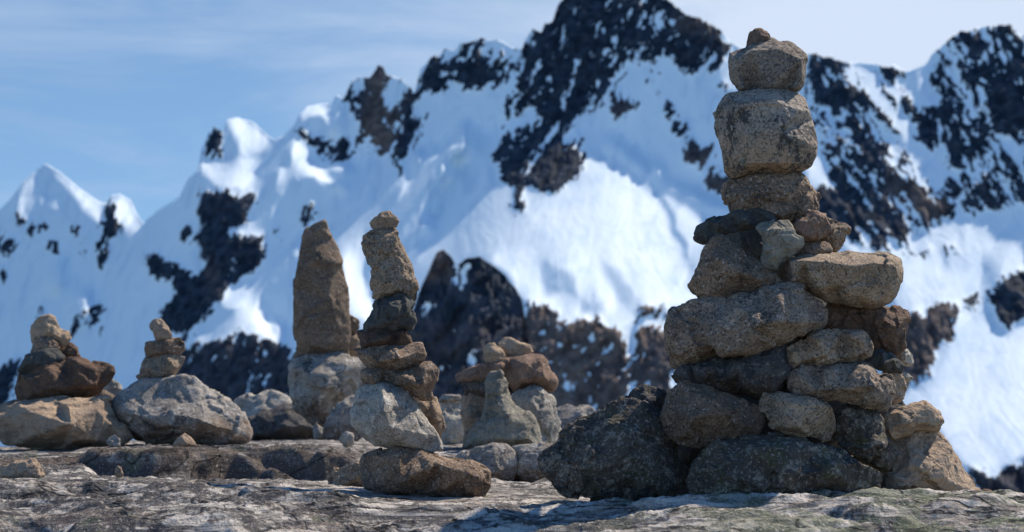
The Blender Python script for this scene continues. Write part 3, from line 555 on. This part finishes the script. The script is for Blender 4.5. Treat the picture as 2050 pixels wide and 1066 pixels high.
S('slab','dark bluish lichen-covered slab on the left at mid height of the tall cairn','bluish',3.71,[(1342,756),(1363,740),(1405,728),(1437,718),(1484,712),(1536,697),(1567,690),(1580,718),(1585,744),(1585,782),(1563,788),(1536,791),(1510,796),(1471,789),(1426,781),(1392,776),(1352,768)],MW,
  fac=[(1365,752,24),(1420,740,52),(1480,735,58),(1540,720,50),(1570,745,42),(1500,765,66),(1440,765,50),(1550,780,36)],t=60,sm=4,rough=1.3)
S('boulder','big dim olive-brown boulder low on the left of the tall cairn','brown',3.68,[(1321,836),(1328,808),(1340,785),(1366,767),(1415,775),(1484,797),(1524,816),(1528,845),(1514,868),(1484,885),(1435,903),(1405,899),(1356,884),(1326,863)],MW,
  fac=[(1345,820,40),(1380,785,44),(1430,800,78),(1400,845,88),(1470,840,84),(1500,840,50),(1440,880,50),(1365,870,40)],t=85,sm=7,rough=0.8,chip=.6)
S('stone','rounded golden-brown stone low in the centre of the tall cairn','tan',3.66,[(1525,814),(1535,790),(1566,787),(1601,793),(1632,799),(1658,815),(1669,837),(1672,863),(1664,884),(1641,880),(1606,871),(1575,865),(1546,854),(1531,836)],MW,sm=6,t=66)
S('stone','dark purple-grey stone low on the right behind the golden-brown stone','black',3.72,[(1665,843),(1681,815),(1710,812),(1747,818),(1764,843),(1767,869),(1784,895),(1791,912),(1779,940),(1756,935),(1727,915),(1698,898),(1672,878)],MW,
  fac=[(1690,840,40),(1735,835,46),(1720,875,58),(1758,890,56),(1765,915,40),(1740,912,34),(1778,912,14)],t=56,sm=3)
S('stone','pale cream stone resting on the tan base boulder at far right','sand',3.76,[(1760,846),(1784,821),(1822,811),(1850,809),(1873,822),(1883,846),(1876,859),(1836,865),(1804,874),(1779,884),(1763,868)],MW,
  fac=[(1785,850,40),(1800,830,34),(1850,820,20),(1860,845,28),(1820,850,44),(1785,872,26)],t=48,sm=5)
S('boulder','tan pyramid boulder at the right foot of the tall cairn','sand',3.80,[(1740,900),(1793,880),(1836,858),(1873,860),(1892,879),(1911,904),(1925,929),(1951,961),(1956,984),(1951,1002),(1911,1002),(1847,1000),(1781,1002),(1690,1004),(1680,950),(1690,905),(1745,880)],MW,
  fac=[(1780,930,44),(1820,895,34),(1870,885,24),(1850,930,76),(1900,935,54),(1870,975,84),(1800,975,86),(1930,975,40),(1945,990,26)],t=90,sm=4,rough=1.7)
S('boulder','long black lichen-covered boulder lying flat at the base of the tall cairn','black',3.62,[(1381,932),(1435,890),(1494,878),(1553,873),(1608,875),(1652,890),(1696,915),(1741,935),(1770,950),(1753,976),(1716,986),(1691,1000),(1553,1005),(1455,1005),(1385,1003),(1372,960)],MW,
  fac=[(1420,930,44),(1500,900,60),(1600,900,72),(1690,935,58),(1740,950,26),(1710,970,30),(1600,960,98),(1480,960,84),(1560,990,70)],t=90,tb=90,sm=4,rough=1.2)
S('boulder','big black boulder with olive and grey lichen at the left foot of the tall cairn','black',3.72,[(1084,921),(1103,897),(1123,875),(1155,846),(1189,826),(1210,808),(1229,800),(1267,800),(1298,815),(1321,832),(1340,865),(1355,921),(1388,950),(1398,1000),(1318,1012),(1261,1016),(1204,1006),(1160,996),(1129,984),(1109,958),(1086,938)],MW,
  fac=[(1125,920,40),(1165,870,44),(1230,825,30),(1225,870,98),(1190,940,100),(1280,860,84),(1270,930,120),(1330,930,88),(1200,985,64),(1300,985,80)],t=120,tb=110,sm=6,rough=1.3)
S('stone','small dark stone with a lit cap behind the big black boulder','bluish',3.90,[(1262,792),(1270,780),(1290,773),(1310,774),(1330,783),(1340,800),(1330,840),(1284,830)],MW,fac=[(1275,790,20),(1300,782,6),(1320,792,20),(1305,810,30)],sm=3)
for i, (poly, lab) in enumerate([  # filler stones added to block light through the gaps and keep recesses dark
  ([(1440,450),(1600,440),(1680,470),(1660,520),(1560,570),(1480,560),(1430,500)],'dark filler stone added to block light deep in the gap behind the wedge-shaped stone'),
  ([(1560,560),(1700,600),(1740,660),(1700,690),(1600,700),(1480,690),(1430,640)],'dark filler stone added to block light inside the tall cairn behind the tan oblong stone'),
  ([(1340,690),(1500,690),(1740,700),(1780,740),(1700,760),(1500,780),(1380,760)],'dark filler stone added to block light inside the tall cairn behind the dark bluish slab'),
  ([(1690,800),(1740,790),(1800,800),(1812,840),(1770,870),(1700,850)],'dark filler stone added to close a light gap low in the tall cairn, under the light creased stone'),
  ([(1330,830),(1500,770),(1700,790),(1740,850),(1700,930),(1500,970),(1360,950)],'dark filler stone added to block light inside the tall cairn behind the golden-brown stone')]):
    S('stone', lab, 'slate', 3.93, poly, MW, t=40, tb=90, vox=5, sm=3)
# --- leaning cairn in the middle
S('pebble','small pebble on top of the leaning column stone','sand',4.06,[(740,451),(747,439),(764,427),(779,425),(790,433),(798,445),(793,453),(773,458),(750,460)],MID,sm=5,name='pebble')
S('stone','tall leaning column of brown stone carrying one pebble','tan',4.06,[(728,474),(742,462),(776,456),(792,456),(799,477),(808,500),(819,535),(830,564),(837,587),(833,605),(805,595),(776,600),(753,604),(750,579),(744,567),(745,552),(738,520),(732,494)],MID,
  fac=[(740,478,22),(762,480,30),(782,474,28),(792,510,28),(750,530,30),(770,550,38),(806,560,28),(822,590,16),(780,590,30),(760,590,26)],t=34,sm=3,rough=0.9)
S('stone','dark slate stone under the leaning column of brown stone','slate',4.05,[(753,602),(776,592),(802,586),(831,605),(828,631),(830,642),(825,659),(785,665),(732,665),(731,656),(742,637),(750,619)],MID,
  fac=[(765,615,34),(797,605,42),(820,620,24),(798,645,44),(760,648,36),(815,650,26)],t=44,sm=3)
S('stone','small square-cut brown stone below the dark slate stone','darkbrown',4.05,[(719,667),(767,662),(817,662),(822,677),(825,689),(808,692),(767,696),(728,698),(724,680)],MID,fac=[(730,672,34),(808,670,40),(812,684,34),(735,688,32),(770,678,42)],t=40,sm=2)
S('stone','brown slab with a rough broken right end, third stone above the white boulder','brown',4.04,[(710,700),(751,695),(798,692),(844,688),(853,711),(847,725),(815,740),(787,743),(744,738),(723,718)],MID,fac=[(730,706,30),(790,700,46),(800,718,56),(805,732,40),(835,705,28),(835,722,22),(755,725,34)],t=50,sm=2,rough=.9,chip=.5)
S('stone','smooth brown stone lying directly on the white boulder, tilted up to the right','brown',4.04,[(724,743),(737,737),(805,743),(837,727),(862,725),(878,743),(874,761),(862,782),(866,797),(847,799),(830,792),(801,778),(762,771),(726,775)],MID,fac=[(740,750,36),(800,755,48),(850,740,40),(845,770,50),(800,768,44),(750,765,34)],t=48,sm=3,rough=0.7,chip=.4)
S('boulder','white faceted boulder in the leaning cairn, lit on its right face','white',4.03,[(701,825),(716,783),(733,772),(764,769),(805,775),(830,805),(855,848),(876,875),(885,900),(858,904),(805,899),(751,890),(723,870),(705,850)],MID,
  fac=[(764,774,64),(767,798,92),(769,825,104),(777,855,96),(787,884,66),(730,800,34),(722,845,34),(745,870,50),(820,820,44),(850,870,36),(830,892,40)],t=60,sm=2,rough=0.7,chip=.4)
S('stone','pale tan stone tucked behind the right side of the white faceted boulder','sand',4.22,[(800,785),(830,795),(872,798),(887,829),(890,857),(880,880),(840,880),(800,850)],MID,fac=[(830,815,20),(868,815,30),(875,850,24),(845,850,34)],sm=3)
S('block','long brown base slab of the leaning cairn, resting on the ledge','brown',4.02,[(725,911),(755,904),(787,895),(865,905),(908,922),(951,932),(979,946),(979,971),(965,998),(929,1001),(880,994),(815,987),(766,982),(733,978),(726,943)],MID,
  fac=[(745,915,40),(800,910,60),(880,930,74),(930,950,64),(965,960,36),(945,985,44),(880,975,80),(800,960,80),(750,960,50)],t=74,tb=110,sm=3,rough=1.0,chip=.6)
S('stone','low shadowed stone tucked behind the left end of the brown base slab','tan',4.30,[(650,958),(665,945),(681,934),(725,926),(745,940),(740,985),(662,985)],None,sm=4)
# --- small cairn behind, centre
G3 = 'stones of the low cairn behind the leaning one'
S('pebble','upright egg-shaped pebble on the rust-brown stone','sand',5.55,[(968,702),(978,688),(989,690),(1004,702),(1012,713),(1011,725),(989,728),(971,728)],G3,sm=7,vox=4,rough=.5,name='pebble')
S('pebble','long smooth pebble at the right end of the rust-brown stone','sand',5.60,[(998,688),(1006,678),(1020,678),(1040,687),(1060,694),(1068,705),(1063,713),(1040,717),(1020,720),(1009,710)],G3,sm=7,vox=4,rough=.5,name='pebble')
S('stone','rust-brown stone with two pebbles on it, wider at the right','rust',5.55,[(911,753),(950,736),(984,726),(1023,720),(1057,713),(1085,713),(1099,728),(1105,747),(1112,764),(1105,777),(1074,778),(1057,773),(1034,784),(1018,760),(984,755),(947,760),(916,766)],G3,fac=[(940,748,20),(1000,735,40),(1050,730,60),(1080,725,50),(1090,755,50),(1050,760,56)],vox=4,sm=4)
S('stone','dark grey stone under the left end of the rust-brown stone','bluish',5.58,[(921,768),(947,756),(984,755),(1018,758),(1032,759),(1037,773),(1032,791),(973,794),(928,793)],G3,vox=4,sm=4)
S('stone','tan stone at the bottom left of the low cairn','sand',5.60,[(921,790),(970,790),(1000,800),(1000,860),(960,900),(930,900),(933,863),(929,829)],G3,vox=4,sm=4)
S('stone','pointed grey-green stone standing in front of the low cairn','green',5.30,[(923,898),(944,863),(966,832),(974,803),(973,764),(984,747),(1001,744),(1013,760),(1017,794),(1031,813),(1057,829),(1073,851),(1083,877),(1086,900),(1001,902)],G3,
  fac=[(990,765,20),(1000,775,24),(990,800,40),(1012,800,26),(975,850,46),(1020,840,50),(1050,850,34),(1060,880,44),(1000,880,62),(950,880,34)],vox=2.6,sm=1,chip=.45,rough=1.1)
S('boulder','pale green-veined boulder right of the pointed grey-green stone','white',5.50,[(1015,800),(1043,781),(1065,774),(1082,781),(1102,801),(1113,829),(1119,863),(1113,894),(1082,898),(1040,890)],G3,fac=[(1045,800,30),(1066,785,26),(1070,830,60),(1095,830,34),(1085,880,60),(1105,880,26)],vox=4,sm=4)
S('boulder','pale boulder half hidden behind the big black boulder','greywhite',6.2,[(1100,835),(1113,822),(1136,811),(1170,814),(1190,826),(1200,860),(1180,894),(1110,894)],None,vox=4,sm=5)
S('stone','thin flat disc of pale stone lying on the ledge block','greywhite',5.9,[(874,799),(880,794),(894,791),(922,793),(930,798),(922,803),(882,806)],None,vox=3,sm=4)
S('block','square pale block behind the leaning cairn, under the flat disc','white',5.95,[(872,810),(886,804),(925,804),(945,812),(948,850),(930,892),(890,892),(876,860)],None,fac=[(890,815,10),(925,815,14),(930,840,34),(890,840,34),(905,880,44)],vox=4,sm=3)
S('block','grey block set in the ledge step under the pointed grey-green stone','greywhite',4.98,[(902,925),(925,908),(950,899),(985,892),(1012,891),(1028,905),(1032,940),(1020,968),(985,975),(940,975),(910,955)],None,fac=[(930,915,20),(985,905,30),(1010,915,20),(985,945,44),(940,950,40)],vox=2.5,sm=2,chip=.5)
S('block','whitish block set in the ledge step beside the grey one','greywhite',5.0,[(1026,895),(1070,891),(1110,892),(1128,905),(1120,955),(1090,972),(1050,968),(1028,950)],None,fac=[(1045,905,20),(1090,905,24),(1070,940,40),(1105,940,24)],vox=2.5,sm=2,chip=.5)
# --- tall upright stone on its boulder
G4 = 'stones of the upright-slab cairn'
S('slab','tall upright brown slab standing on a round boulder','brown',6.80,[(612,461),(630,450),(650,443),(656,465),(676,496),(687,531),(689,554),(696,576),(698,629),(700,673),(698,708),(654,718),(628,713),(595,718),(590,659),(588,606),(592,554),(601,509),(608,474)],G4,
  fac=[(620,470,16),(645,460,14),(610,540,26),(635,520,34),(670,530,24),(615,620,40),(622,690,34),(660,600,40),(680,660,30),(650,695,34),(600,680,18)],t=38,tb=50,vox=3,sm=2,chip=0.3,rough=0.7)
S('boulder','round grey boulder carrying the tall upright slab, lit at its right','greywhite',6.80,[(577,739),(592,718),(628,713),(698,713),(733,730),(727,770),(711,796),(676,812),(654,862),(614,838),(592,816),(586,783)],G4,fac=[(600,735,40),(650,730,60),(690,725,44),(715,745,30),(640,770,90),(690,770,60),(640,820,50)],vox=3.5,sm=5)
S('stone','small knob of stone peeking out right of the tall upright slab','brown',7.0,[(690,633),(698,630),(716,642),(721,655),(711,666),(692,670)],G4,vox=3,sm=4)
S('stone','pale little stone below the knob, right of the tall upright slab','sand',7.0,[(688,664),(716,664),(719,690),(724,706),(712,722),(690,720)],G4,vox=3,sm=4)
S('boulder','whitish lens-shaped boulder on the ledge left of the upright-slab cairn','white',7.4,[(471,807),(504,792),(539,786),(575,799),(583,816),(575,850),(526,860),(480,850)],None,fac=[(500,800,4),(550,797,6),(520,818,34),(570,820,20),(500,840,40),(550,840,44)],vox=4,sm=5,rough=.6)
S('boulder','smooth dark grey boulder in front of the whitish lens-shaped one','bluish',7.1,[(488,848),(505,835),(539,821),(570,806),(592,812),(632,849),(640,882),(584,886),(496,886)],None,fac=[(530,840,34),(575,822,34),(610,850,44),(560,865,60),(515,868,40)],vox=4,sm=6,rough=.6)
S('pebble','small whitish stone at the foot of the round boulder, beside a dark grey one','white',6.6,[(626,856),(634,850),(644,858),(654,868),(650,884),(632,884)],None,vox=3,sm=4,name='pebble')
S('boulder','blue-green lichened boulder left of the white faceted boulder','greywhite',6.5,[(652,846),(664,826),(680,808),(707,795),(735,810),(730,860),(715,886),(656,886)],None,vox=4,sm=5)
S('pebble','tiny white stone on the ledge edge left of the leaning cairn','white',5.25,[(679,882),(684,873),(694,866),(705,870),(709,890),(690,896)],None,vox=2.5,sm=4,name='pebble')
# --- big lit boulder with three stones
G5 = 'stones of the cairn on the big slanting boulder'
S('pebble','little stone tilted on the very top of the big slanting boulder cairn','sand',5.55,[(301,650),(311,641),(321,641),(332,654),(343,671),(343,681),(316,683),(308,668)],G5,vox=3,sm=4,name='pebble')
S('stone','reddish-brown flat stone, second from the top on the big slanting boulder','brown',5.55,[(285,688),(313,682),(346,679),(362,676),(370,687),(368,701),(351,711),(324,712),(294,722),(289,703)],G5,vox=3,sm=3)
S('stone','tan trapezoid stone sitting directly on the big slanting boulder','tan',5.56,[(277,752),(294,718),(324,708),(351,708),(372,714),(362,733),(343,762),(319,763),(289,762)],G5,vox=3,sm=3,fac=[(300,735,30),(340,720,34),(350,735,24),(320,750,34)])
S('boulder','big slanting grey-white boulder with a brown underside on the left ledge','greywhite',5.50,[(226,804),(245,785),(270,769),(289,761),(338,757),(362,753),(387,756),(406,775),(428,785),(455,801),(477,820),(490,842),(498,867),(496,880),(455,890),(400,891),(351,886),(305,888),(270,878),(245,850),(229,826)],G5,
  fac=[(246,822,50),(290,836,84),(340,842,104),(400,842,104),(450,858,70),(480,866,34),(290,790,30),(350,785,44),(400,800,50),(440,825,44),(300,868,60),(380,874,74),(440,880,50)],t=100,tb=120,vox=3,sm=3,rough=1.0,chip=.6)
S('pebble','small tan pebble at the foot of the big slanting boulder','sand',5.05,[(345,893),(357,877),(370,871),(387,883),(396,894),(373,902)],None,vox=2.5,sm=4,name='pebble')
S('pebble','tiny white stone between the big slanting boulder and the pale base slab','white',5.1,[(212,888),(218,878),(228,871),(239,880),(240,893),(222,897)],None,vox=2.5,sm=4,name='pebble')
# --- left cairn
G6 = 'stones of the far-left cairn'
S('stone','pale sandy stone on top of the far-left cairn','sand',5.60,[(61,673),(65,651),(79,638),(99,634),(108,637),(113,651),(129,662),(141,676),(135,690),(113,692),(93,680),(68,684)],G6,vox=3.5,sm=4)
S('stone','small brown stone just under the pale sandy top stone','brown',5.58,[(55,707),(68,682),(93,671),(115,686),(121,700),(93,708)],G6,vox=3,sm=4)
S('stone','dark squarish stone right of the small brown one on the far-left cairn','darkbrown',5.64,[(105,695),(118,688),(141,687),(155,699),(161,718),(135,723),(115,718)],G6,vox=3,sm=4)
S('slab','thin grey slab tilted on the dark brown block','slate',5.54,[(39,727),(53,713),(99,702),(118,701),(131,713),(113,726),(84,736),(56,747),(39,745)],G6,vox=3,sm=4)
S('block','wide dark brown block in the middle of the far-left cairn','darkbrown',5.56,[(30,783),(37,742),(93,733),(135,722),(160,717),(183,725),(220,732),(227,747),(222,761),(208,777),(203,788),(152,799),(93,806),(51,806),(34,796)],G6,fac=[(45,760,40),(95,742,60),(155,726,50),(185,740,34),(205,742,24),(190,770,44),(100,785,74),(150,780,66),(50,790,40)],vox=3.5,sm=3)
S('slab','broad pale brown base slab of the far-left cairn, partly in shade','sand',5.45,[(-12,825),(31,807),(84,801),(127,799),(177,801),(214,798),(224,817),(235,840),(250,854),(266,876),(244,888),(208,891),(141,901),(96,901),(45,893),(11,885),(-8,862)],G6,
  fac=[(10,835,40),(60,825,70),(135,812,80),(142,850,104),(145,885,74),(190,820,50),(220,850,40),(245,878,30),(60,875,70),(195,880,50)],t=90,tb=120,vox=3,sm=2,rough=.9,chip=.45)
S('stone','flat brown stone behind the right end of the wide dark brown block','tan',5.72,[(150,799),(175,791),(208,785),(228,794),(238,830),(197,840),(150,830)],G6,vox=3.5,sm=4)
S('stone','bright white lump of stone at right of the wide dark brown block','white',5.85,[(205,779),(225,762),(245,771),(246,800),(217,805)],G6,vox=3.5,sm=5)
S('stone','flat tan stone cut by the left edge of the photo, low on the ledge','sand',4.15,[(-20,940),(37,927),(70,916),(80,930),(88,952),(44,962),(-20,968)],None,vox=3,sm=3)
S('pebble','tiny pale pebble lying under the dark face of the ledge at left','sand',4.4,[(231,940),(236,933),(243,936),(246,952),(238,960),(232,952)],None,vox=2,sm=3,name='pebble')
S('pebble','flat rust-coloured pebble at the far right edge of the ledge','rust',3.98,[(1955,988),(1962,983),(1976,980),(1991,986),(1985,994),(1960,994)],None,vox=2,sm=3,name='pebble')
S('pebble','larger rust-coloured clod at the far right edge of the ledge','rust',3.80,[(1988,997),(1996,990),(2005,985),(2022,998),(2017,1010),(1994,1008)],None,vox=2,sm=3,name='pebble')

def build_stones():
    rng = np.random.RandomState(11); tmp = []
    for k, d in enumerate(STONES):
        pts = np.array(d['pts'], float); Y = d['Y']; px = Y / F
        w, h = np.ptp(pts[:, 0]), np.ptp(pts[:, 1])
        t = d['t'] or (0.34 * min(w, h) + 0.06 * max(w, h)); tb = d['tb'] or t * 1.25
        # densify + orient outline
        q = []
        for a, b in zip(pts, np.roll(pts, -1, 0)):
            q.append(a)
            if np.hypot(*(b - a)) > 30: q.append((a + b) / 2 + rng.normal(0, 0.6, 2))
        q = np.array(q); n = len(q); c = q.mean(0)
        tg = np.roll(q, -1, 0) - np.roll(q, 1, 0); nr = np.stack([tg[:, 1], -tg[:, 0]], 1); nr /= np.linalg.norm(nr, axis=1)[:, None] + 1e-9
        area = 0.5 * np.sum(q[:, 0] * np.roll(q[:, 1], -1) - np.roll(q[:, 0], -1) * q[:, 1])
        q = q + nr * np.sign(area) * 0.75 * d['vox']
        def cap(inner):
            vs = [Vector(p) for p in q] + [Vector((p[0], p[1])) for p in inner]
            ov, oe, of, vi, _, _ = geometry.delaunay_2d_cdt(vs, [], [list(range(n))], 1, 1e-4)
            src = [g[0] for g in vi]
            return [[src[i] for i in f] for f in of]
        if d['fac']:
            fr = [f for f in d['fac'] if inpoly(np.array(f[0]), np.array(f[1]), q)]
        else:
            fr = []
            m = 6 if min(w, h) > 40 else 5; a0 = rng.rand() * 6.28
            for i in range(m):
                a = a0 + i * 2 * math.pi / m; dv = np.array([math.cos(a), math.sin(a)])
                # reach of the outline in that direction
                rr = max(((p - c) @ dv) for p in q)
                s = 1.0
                while s > 0.2 and not inpoly(np.array(c[0] + dv[0] * rr * s), np.array(c[1] + dv[1] * rr * s), q): s -= 0.05
                s *= rng.uniform(0.5, 0.72); p = c + dv * rr * s
                fr.append((p[0], p[1], t * rng.uniform(0.72, 1.0)))
            fr.append((c[0], c[1], t * 1.05))
            fr = [f for f in fr if inpoly(np.array(f[0]), np.array(f[1]), q)]
        bk = []
        a0 = rng.rand() * 6.28
        for i in range(6):
            a = a0 + i * math.pi / 3; dv = np.array([math.cos(a), math.sin(a)]); rr = max(((p - c) @ dv) for p in q); s = 1.0
            while s > 0.2 and not inpoly(np.array(c[0] + dv[0] * rr * s), np.array(c[1] + dv[1] * rr * s), q): s -= 0.05
            p = c + dv * rr * s * rng.uniform(0.5, 0.7)
            if inpoly(np.array(p[0]), np.array(p[1]), q): bk.append((p[0], p[1], -tb * rng.uniform(0.7, 1.0)))
        bk.append((c[0], c[1], -tb)); bk = [f for f in bk if inpoly(np.array(f[0]), np.array(f[1]), q)]
        V3 = []
        rim = 0.16 * t
        for p in q: V3.append(at(p[0], p[1], Y - rim * px * rng.uniform(0.3, 1.4)))
        for f in fr: V3.append(at(f[0], f[1], Y - f[2] * px))
        for p in q: V3.append(at(p[0], p[1], Y + 0.3 * tb * px * rng.uniform(0.5, 1.4)))
        for f in bk: V3.append(at(f[0], f[1], Y - f[2] * px))
        nf = n + len(fr); faces = []
        for f in cap(fr): faces.append(f)
        for f in cap(bk): faces.append([nf + i for i in f][::-1])
        for i in range(n): faces.append([i, (i + 1) % n, nf + (i + 1) % n, nf + i])
        o0 = np.array(at(c[0], pts[:, 1].max(), Y))
        me = bpy.data.meshes.new('tmp'); me.from_pydata([tuple(np.array(v) - o0) for v in V3], [], faces)
        bm = bmesh.new(); bm.from_mesh(me); bmesh.ops.recalc_face_normals(bm, faces=bm.faces); bm.to_mesh(me); bm.free()
        o = bpy.data.objects.new('tmp', me); COL.objects.link(o); o.location = o0
        md = o.modifiers.new('r', 'REMESH'); md.mode = 'VOXEL'; md.voxel_size = d['vox'] * px
        tmp.append((o, d, px, k))
    dg = bpy.context.evaluated_depsgraph_get()
    for o, d, px, k in tmp:
        me = bpy.data.meshes.new_from_object(o.evaluated_get(dg)); old = o.data
        o.modifiers.clear(); o.data = me; bpy.data.meshes.remove(old)
        nv = len(me.vertices); v = np.empty(nv * 3, np.float32); me.vertices.foreach_get('co', v); v = v.reshape(-1, 3).astype(float)
        e = np.empty(len(me.edges) * 2, np.int32); me.edges.foreach_get('vertices', e); e = e.reshape(-1, 2)
        deg = np.bincount(e.ravel(), minlength=nv)[:, None]
        def lap(v, it, lam=0.5):
            for _ in range(it):
                s = np.stack([np.bincount(e[:, 0], v[e[:, 1], j], nv) + np.bincount(e[:, 1], v[e[:, 0], j], nv) for j in range(3)], 1)
                v = v + lam * (s / deg - v)
            return v
        def normals(v):
            me.vertices.foreach_set('co', v.astype(np.float32).ravel()); me.update()
            nn = np.empty(nv * 3, np.float32); me.vertices.foreach_get('normal', nn); return nn.reshape(-1, 3)
        for _ in range(max(1, round(d['sm'] * 0.45))): v = lap(lap(v, 1, 0.55), 1, -0.50)
        # flat breaks: whole corners split off along planes
        rp = np.random.RandomState(k + 900); ctr = v.mean(0)
        ncut = 0 if d['chip'] < 0.5 else int((4 if d['fac'] else 10) * min(1.0, d['chip']) + 0.5)
        for _ in range(ncut):
            pn = np.array([rp.normal(0, 0.75), -abs(rp.normal(0.8, 0.4)), rp.normal(0.1, 0.75)]); pn /= np.linalg.norm(pn)
            if abs(pn[1]) < 0.55: continue
            dd = (v - ctr) @ pn; lim = dd.max() * (rp.uniform(0.82, 0.93) if d['fac'] else rp.uniform(0.70, 0.9))
            v = v - np.outer(np.maximum(dd - lim, 0), pn)
        nn = normals(v)
        P = v / px + k * 131.7                       # work in photograph pixels
        r = d['rough']; size = min(np.ptp(v[:, 0]), np.ptp(v[:, 2])) / px; k_ = min(1.0, size / 90) ** 0.6
        disp = r * k_ * (0.9 * fbm(*(P / 70).T, 2) + 0.8 * fbm(*(P / 24).T, 3))
        # broken facets: tilted plates in cells, large then small
        rg = np.random.RandomState(k + 5); lo, hi = P.min(0), P.max(0)
        Wp = np.stack([fbm(*(P / 22 + 9).T, 3), fbm(*(P / 22 + 19).T, 3), fbm(*(P / 22 + 29).T, 3)], 1)
        for m, wob, tilt, lim in ((max(9, int(size / 7)), 6, 0.15, 5), (int(np.clip(size * 0.9, 24, 150)), 4, 0.15, 2.0)):
            cs = rg.uniform(lo, hi, (m, 3)); gs = rg.normal(0, tilt, (m, 3)) * d['chip']
            Q = P + wob * Wp
            near = np.argmin((Q ** 2).sum(1)[:, None] - 2 * Q @ cs.T + (cs ** 2).sum(1)[None], 1)
            disp = disp + np.clip(((P - cs[near]) * gs[near]).sum(1), -lim, lim) * k_ * min(1.25, 0.4 + 0.6 * r)
        v = lap(v + nn * (disp * px)[:, None], 1, 0.25)
        nn = normals(v)
        P2 = v / px + k * 77.1
        v = v + nn * ((0.6 * fbm(*(P2 / 7).T, 3, 0.6) * r * k_) * px)[:, None]
        normals(v)
        me.polygons.foreach_set('use_smooth', np.ones(len(me.polygons), bool))
        me.materials.append(M[d['mat']])
        nm = d['name']
        if nm == 'stone' and d['cat'] in ('boulder', 'block', 'slab'): nm = {'boulder': 'boulder', 'block': 'stone_block', 'slab': 'stone_slab'}[d['cat']]
        o.name = nm; me.name = nm
        o['kind'] = 'thing'; o['label'] = d['label']; o['category'] = d['cat']
        if d['group']: o['group'] = d['group']
build_stones()
